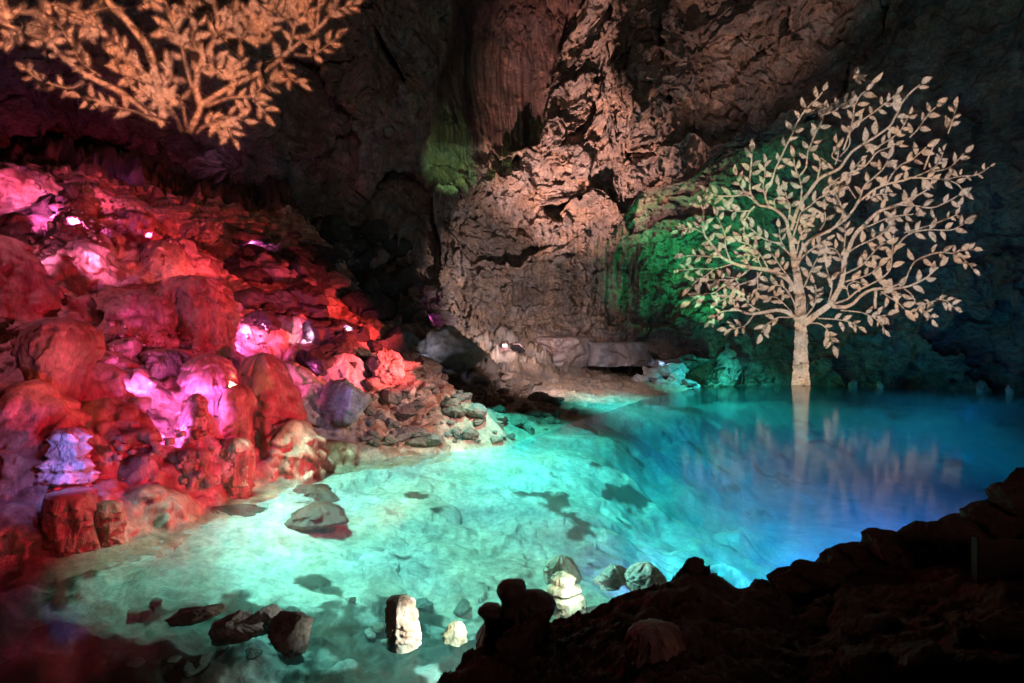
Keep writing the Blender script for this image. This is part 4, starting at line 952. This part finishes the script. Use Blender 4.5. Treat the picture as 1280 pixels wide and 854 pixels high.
for p0, p1, r in [((886, 478), (890, 462), .10), ((890, 462), (912, 460), .12), ((912, 460), (909, 482), .12), ((906, 480), (930, 462), .08), ((918, 482), (922, 461), .07), ((880, 480), (932, 481), .14), ((921, 466), (934, 455), .05), ((888, 472), (908, 476), .06), ((897, 461), (895, 480), .06), ((926, 482), (929, 466), .06)]:
    stick(px(*p0, rnd.uniform(-.3, .3)), px(*p1, rnd.uniform(-.3, .3)), r, r * .6)
# far stones on the waterline under the dark wall
for k, (u, v, s, lb) in enumerate([(1227, 486, 8, 'pale upright stone on the waterline under the black wall'), (1262, 489, 6, 'small low stone at the far end of the waterline'), (1066, 481, 7, 'mossy stone on the far waterline beside the trunk of light'), (1100, 482, 5, 'tiny stone on the far waterline under the drooping leaves of light')]):
    Yk = CZ * F / (v + 4 - V0); e = s / F * Yk
    rock('shore_stone', lb, 'stone', P(u, v, Yk), (e * .7, e * .6, e * 1.1), 900 + k, k, color=(.30, .27, .24))

# the dark board with its post on the bank
bd = empty('notice_board', P(1245, 800, 3.9)); tag(bd, 'dark square board with an edge post among the stones of the bank', 'board')
def boxmesh(name, lo, hi, mat, parent, bev=0.01):
    import bmesh
    bm = bmesh.new(); bmesh.ops.create_cube(bm, size=1)
    for v in bm.verts:
        v.co = Vector([lo[i] + (v.co[i] + .5) * (hi[i] - lo[i]) for i in range(3)])
    bmesh.ops.bevel(bm, geom=bm.edges[:], offset=bev, segments=2, affect='EDGES')
    me = bpy.data.meshes.new(name); bm.to_mesh(me); bm.free(); me.materials.append(mat)
    return put(bpy.data.objects.new(name, me), parent)
M_board = plain_mat('dark_weathered_board', (.028, .02, .019), .6); M_post = plain_mat('dark_post', (.010, .008, .007), .7)
boxmesh('panel', (-.115, 0, .06), (.25, .035, .68), M_board, bd, .006)
boxmesh('post', (-.135, -.01, -.2), (-.117, .045, .70), M_post, bd, .003)
boxmesh('batten', (.05, -.02, .05), (.12, -.002, .40), M_board, bd, .004)

# floodlight fittings that show
def fitting(label, loc, aim, s):
    r = empty('floodlight', Vector([float(c) for c in loc])); tag(r, label, 'floodlight')
    d = Vector([float(c) for c in aim]) - r.location; r.rotation_euler = d.to_track_quat('Y', 'Z').to_euler()
    boxmesh('housing', (-s, -s * .6, -s * .7), (s, s * .35, s * .7), M_black, r, s * .12)
    g = boxmesh('lens', (-s * .85, s * .36, -s * .55), (s * .85, s * .42, s * .55), M_lens, r, s * .02)
    boxmesh('bracket', (-s * 1.12, -s * .2, -s * 1.5), (-s * 1.02, s * .1, s * .1), M_black, r, s * .02); boxmesh('bracket', (s * 1.02, -s * .2, -s * 1.5), (s * 1.12, s * .1, s * .1), M_black, r, s * .02)
    boxmesh('foot', (-s * 1.12, -s * .4, -s * 1.6), (s * 1.12, s * .3, s * -1.5), M_black, r, s * .02)
    return r
_t = NT('lit_pink_glass'); _t.bsdf.inputs['Base Color'].default_value = (.8, .5, .55, 1); _t.bsdf.inputs['Emission Color'].default_value = (1, .45, .55, 1); _t.bsdf.inputs['Emission Strength'].default_value = 3; M_lens = _t.m
g = survey([646], [440], wall=False)[0]
fitting('dark floodlight box on the scree below the salmon lit wall', P(646, 434, g[1] - .4), P(700, 300, g[1] + 3), .30)
fitting('small floodlight with a lit pink face beside the dark box', P(631, 432, g[1] - .6), P(600, 500, 15), .16)
# ---------------------------------------------------------------- lamps
def lamp(name, loc, target, color, power, size=0.15, cone=70, blend=0.6, kind='SPOT'):
    li = bpy.data.lights.new(name, kind); li.color = color; li.energy = power; li.shadow_soft_size = size
    if kind == 'SPOT': li.spot_size = math.radians(cone); li.spot_blend = blend
    o = bpy.data.objects.new(name, li); o.location = Vector([float(c) for c in loc])
    if target is not None: o.rotation_euler = (Vector([float(c) for c in target]) - o.location).to_track_quat('-Z', 'Y').to_euler()
    return put(o)
S1 = lambda u, v, **k: survey([u], [v], **k)[0]
RED, PINK, MAG, VIO, GRN, TEAL, CYAN, BLUE, SALM, WARM, WHT = (1, .028, .085), (1, .20, .36), (1, .15, .80), (.30, .26, 1), (.10, 1, .25), (.40, 1, .80), (.05, .85, .85), (.03, .22, 1), (1, .54, .46), (1, .80, .62), (.85, 1, .95)

light_tree('projected_tree', TREE, TREE_LEAVES, 4, 'cream tree of light with small leaves thrown on the dark wall above the lake', (1.4, -1.2, 4.4), (1, .76, .63), 175000, 0.41, 0.0004, (15.5, 39, 0), 'black stencil projector throwing the cream tree', 0.7)
light_tree('projected_tree', CEIL, [], 9, 'orange tree of light with blurred branches thrown high on the rough cave ceiling', (-1.5, -1.2, 4.2), (1, .37, .21), 110000, 0.36, 0.0015, (-10, 19, 9), 'black stencil projector throwing the orange tree', 0.62)

# added fill lamps behind the viewpoint, not part of the cave's lighting
lamp('fill_lamp', (2, -9, 9), (5, 30, 23), (1, .86, .78), 5200, 2.5, 74, .8)
lamp('bank_lamp', (3.5, -2.0, 3.6), (3, 4, 1), (1, .50, .42), 150.0, 0.5, 150, 1)

# red floods on the flowstone
lamp('red_flood', (0.5, 10.0, 2.0), S1(140, 520), (1, .022, .075), 2700, 0.2, 72, .8)
lamp('red_flood', (0.0, 15.0, 2.4), S1(400, 415), (1, .06, .075), 10000, 0.15, 46, .8)
lamp('red_flood', (-1.5, 13.0, 6.5), S1(250, 380), (1, .03, .08), 1700, 0.2, 50, .8)
lamp('pink_flood', (-13.5, 10.5, 10.5), S1(200, 470), PINK, 1500, 0.25, 50, .9)
def near(u, v, up, fwd, color, power, size=0.05, du=0):
    """small lamp tucked in front of the rock at this spot, lighting it from close by"""
    g = S1(u, v); p = g + np.array([0, 0, up]); dd = np.array([p[0], p[1], 0]); dd /= np.linalg.norm(dd); p = p - dd * fwd + np.array([dd[1], -dd[0], 0]) * du
    lamp('accent_lamp', p, g + np.array([0, 0, -.1]) + dd * .6, color, power * 1.8, size, 160, .5)
for u, v, up, fw, c, pw in [(40, 330, .3, .8, (1, .2, .5), 30), (125, 330, .2, .6, (1, .2, .55), 25), (60, 275, .1, .5, MAG, 30), (150, 280, .1, .4, (.7, .2, 1), 16), (205, 400, .3, .8, (1, .18, .5), 40), (235, 450, .2, .6, (1, .2, .6), 25), (300, 430, .1, .5, MAG, 30), (215, 545, .2, .6, MAG, 30), (255, 560, .1, .5, MAG, 25), (95, 290, .2, .7, MAG, 110), (150, 215, .1, 1.0, MAG, 7), (265, 208, .1, 1.0, (1, .4, .9), 5), (185, 300, .1, .5, MAG, 30), (215, 326, .1, .4, MAG, 25), (20, 400, .2, .5, MAG, 40), (175, 482, .1, .45, MAG, 25),
        (245, 520, .3, .7, MAG, 70), (85, 575, .3, 1.0, (.24, .25, 1), 18), (320, 415, .2, .7, (1, .15, .6), 90), (345, 480, .3, .9, (1, .15, .6), 60), (387, 422, .1, .4, (1, .55, 1), 25), (436, 415, .1, .4, (.9, .5, 1), 25), (315, 310, .1, .5, MAG, 20),
        (432, 315, .1, .4, MAG, 10), (540, 400, .1, .5, MAG, 14), (395, 462, .1, .4, MAG, 16), (290, 500, .4, 1.2, (1, .35, .2), 50), (70, 470, .3, 1.8, (1, .20, .12), 5), (240, 380, .6, 1.4, (1, .2, .2), 60),
        (130, 250, .4, 1.0, (1, .12, .35), 50), (30, 250, .4, 1.0, (1, .15, .5), 60), (430, 500, .3, 1.3, (.5, .4, 1), 8), (535, 440, .3, .9, (.6, .65, 1), 16), (585, 446, .7, 2.4, (1, .78, .64), 90), (830, 462, .6, 1.6, (.4, .6, 1), 14), (632, 436, .1, .4, (1, .35, .4), 10)]:
    near(u, v, up, fw, c, pw)

lamp('red_flood', (-2.8, 5.2, 3.2), S1(20, 540), RED, 380, 0.15, 56, 1.0)
# salmon floods on the far wall
lamp('salmon_flood', (-0.5, 27.0, 2.4), S1(735, 190), SALM, 54000, 0.10, 54, .9)
lamp('salmon_flood', (9.0, 18.0, 1.2), S1(930, 10), SALM, 14000, 0.1, 32, .9)
lamp('pale_flood', (0.5, 28.0, 3.2), S1(630, 360), (1, .74, .72), 6500, 0.2, 80, .8)
lamp('beach_flood', (2.0, 22.0, 6.0), S1(700, 478), (1, .74, .74), 6500, 0.15, 60, .8)

lamp('rubble_flood', (3.0, 14.0, 4.2), S1(535, 515), (1, .62, .60), 2800, 0.1, 50, .9)
# green
lamp('green_flood', (10.0, 35.2, 1.5), S1(880, 290), (.02, 1, .30), 6000, 0.2, 60, .8)
lamp('green_flood', (11.2, 37.2, 1.6), S1(805, 325), (.02, 1, .32), 1900, 0.2, 60, .8)
lamp('teal_wall_flood', (12.0, 34.5, 0.6), S1(960, 420), (.03, .8, .45), 700, 0.2, 110, .8)
lamp('olive_lamp', S1(600, 260) + np.array([-1.5, -9, -1]), S1(575, 190), (.45, 1, .36), 1100, 0.2, 56, .8)

# lamps under the water, then floods added overhead to brighten the bed
def sub(u, v, z, tu, tv, tz, color, power, cone=120, size=0.12):
    Y = (CZ - z) * F / (v - V0); a = P(u, v, Y); Y2 = (CZ - tz) * F / (tv - V0); b = P(tu, tv, Y2)
    lamp('lake_lamp', a, b, color, power, size, cone, 0.9)
sub(905, 722, -0.4, 880, 600, -2.6, CYAN, 1100, 90)
sub(1000, 735, -0.5, 1060, 610, -3, BLUE, 2800, 90)
sub(1120, 720, -0.5, 1180, 590, -3, BLUE, 2800, 90)
sub(900, 515, -0.4, 960, 520, -1.4, CYAN, 320, 120)
sub(1210, 520, -0.5, 1250, 520, -1.6, (.05, .35, 1), 600, 120)
sub(965, 705, -0.3, 950, 670, -3, TEAL, 150, 120)
sub(815, 700, -0.2, 830, 650, -3, (.35, .45, 1), 300, 120)
lamp('cyan_flood', (13.0, 34.0, 7.0), (14.0, 35.0, -1), (.04, .9, .82), 6500, 0.2, 90, .9)
lamp('cyan_flood', (23.0, 30.5, 6.0), (23.0, 31.0, -1), (.03, .62, .95), 4500, 0.2, 90, .9)
lamp('cyan_flood', (9.0, 19.0, 8.5), (10.5, 20.5, -1), (.01, .34, 1), 7000, 0.2, 80, 1)
lamp('teal_flood', (-4.9, 10.8, 6.2), (-0.7, 11.0, -.6), TEAL, 7000, 0.08, 77, .5)
lamp('teal_flood', (-0.6, 15.8, 8.0), (2.4, 16.0, -.6), (.06, .95, .80), 8500, 0.12, 68, .8)
lamp('teal_flood', (-5.1, 8.5, 3.6), (-4.5, 8.6, -.6), TEAL, 600, 0.08, 62, .8)
lamp('cyan_flood', (5.2, 26.0, 6.0), (6.2, 26.5, -1), (.05, .85, .80), 4200, 0.15, 84, .9)
lamp('white_flood', P(612, 785, 5.3), (-1.2, 6.8, -.4), (1, .95, .80), 220, 0.05, 105, .8)
lamp('white_flood', P(725, 728, 6.9), (0.5, 8.3, -.8), (1, .92, .75), 60, 0.05, 95, .8)

lamp('white_flood', P(450, 770, 6.9) + np.array([0, 0, .75]), P(330, 780, 6.2), (1, .95, .85), 22, 0.04, 60, .8)
# ---------------------------------------------------------------- camera, world, view
cam = bpy.data.cameras.new('camera'); cam.lens = 20; cam.sensor_width = 36; cam.clip_end = 500; cam.clip_start = 0.05
co = bpy.data.objects.new('camera', cam); co.location = (0, 0, CZ); co.rotation_euler = (math.radians(90), 0, 0); put(co); SC.camera = co
W = bpy.data.worlds.new('World'); SC.world = W; W.use_nodes = True
bg = W.node_tree.nodes['Background']; bg.inputs['Color'].default_value = (0.9, 0.75, 0.7, 1); bg.inputs['Strength'].default_value = 0.006
SC.view_settings.view_transform = 'Standard'; SC.view_settings.look = 'None'; SC.view_settings.gamma = 1; SC.view_settings.exposure = 0
SC.render.engine = 'CYCLES'
SC.cycles.use_denoising = True; SC.cycles.max_bounces = 6; SC.cycles.diffuse_bounces = 2; SC.cycles.glossy_bounces = 2; SC.cycles.transparent_max_bounces = 8
SC.cycles.sample_clamp_indirect = 3.0; SC.cycles.sample_clamp_direct = 0; SC.cycles.caustics_reflective = False; SC.cycles.caustics_refractive = False
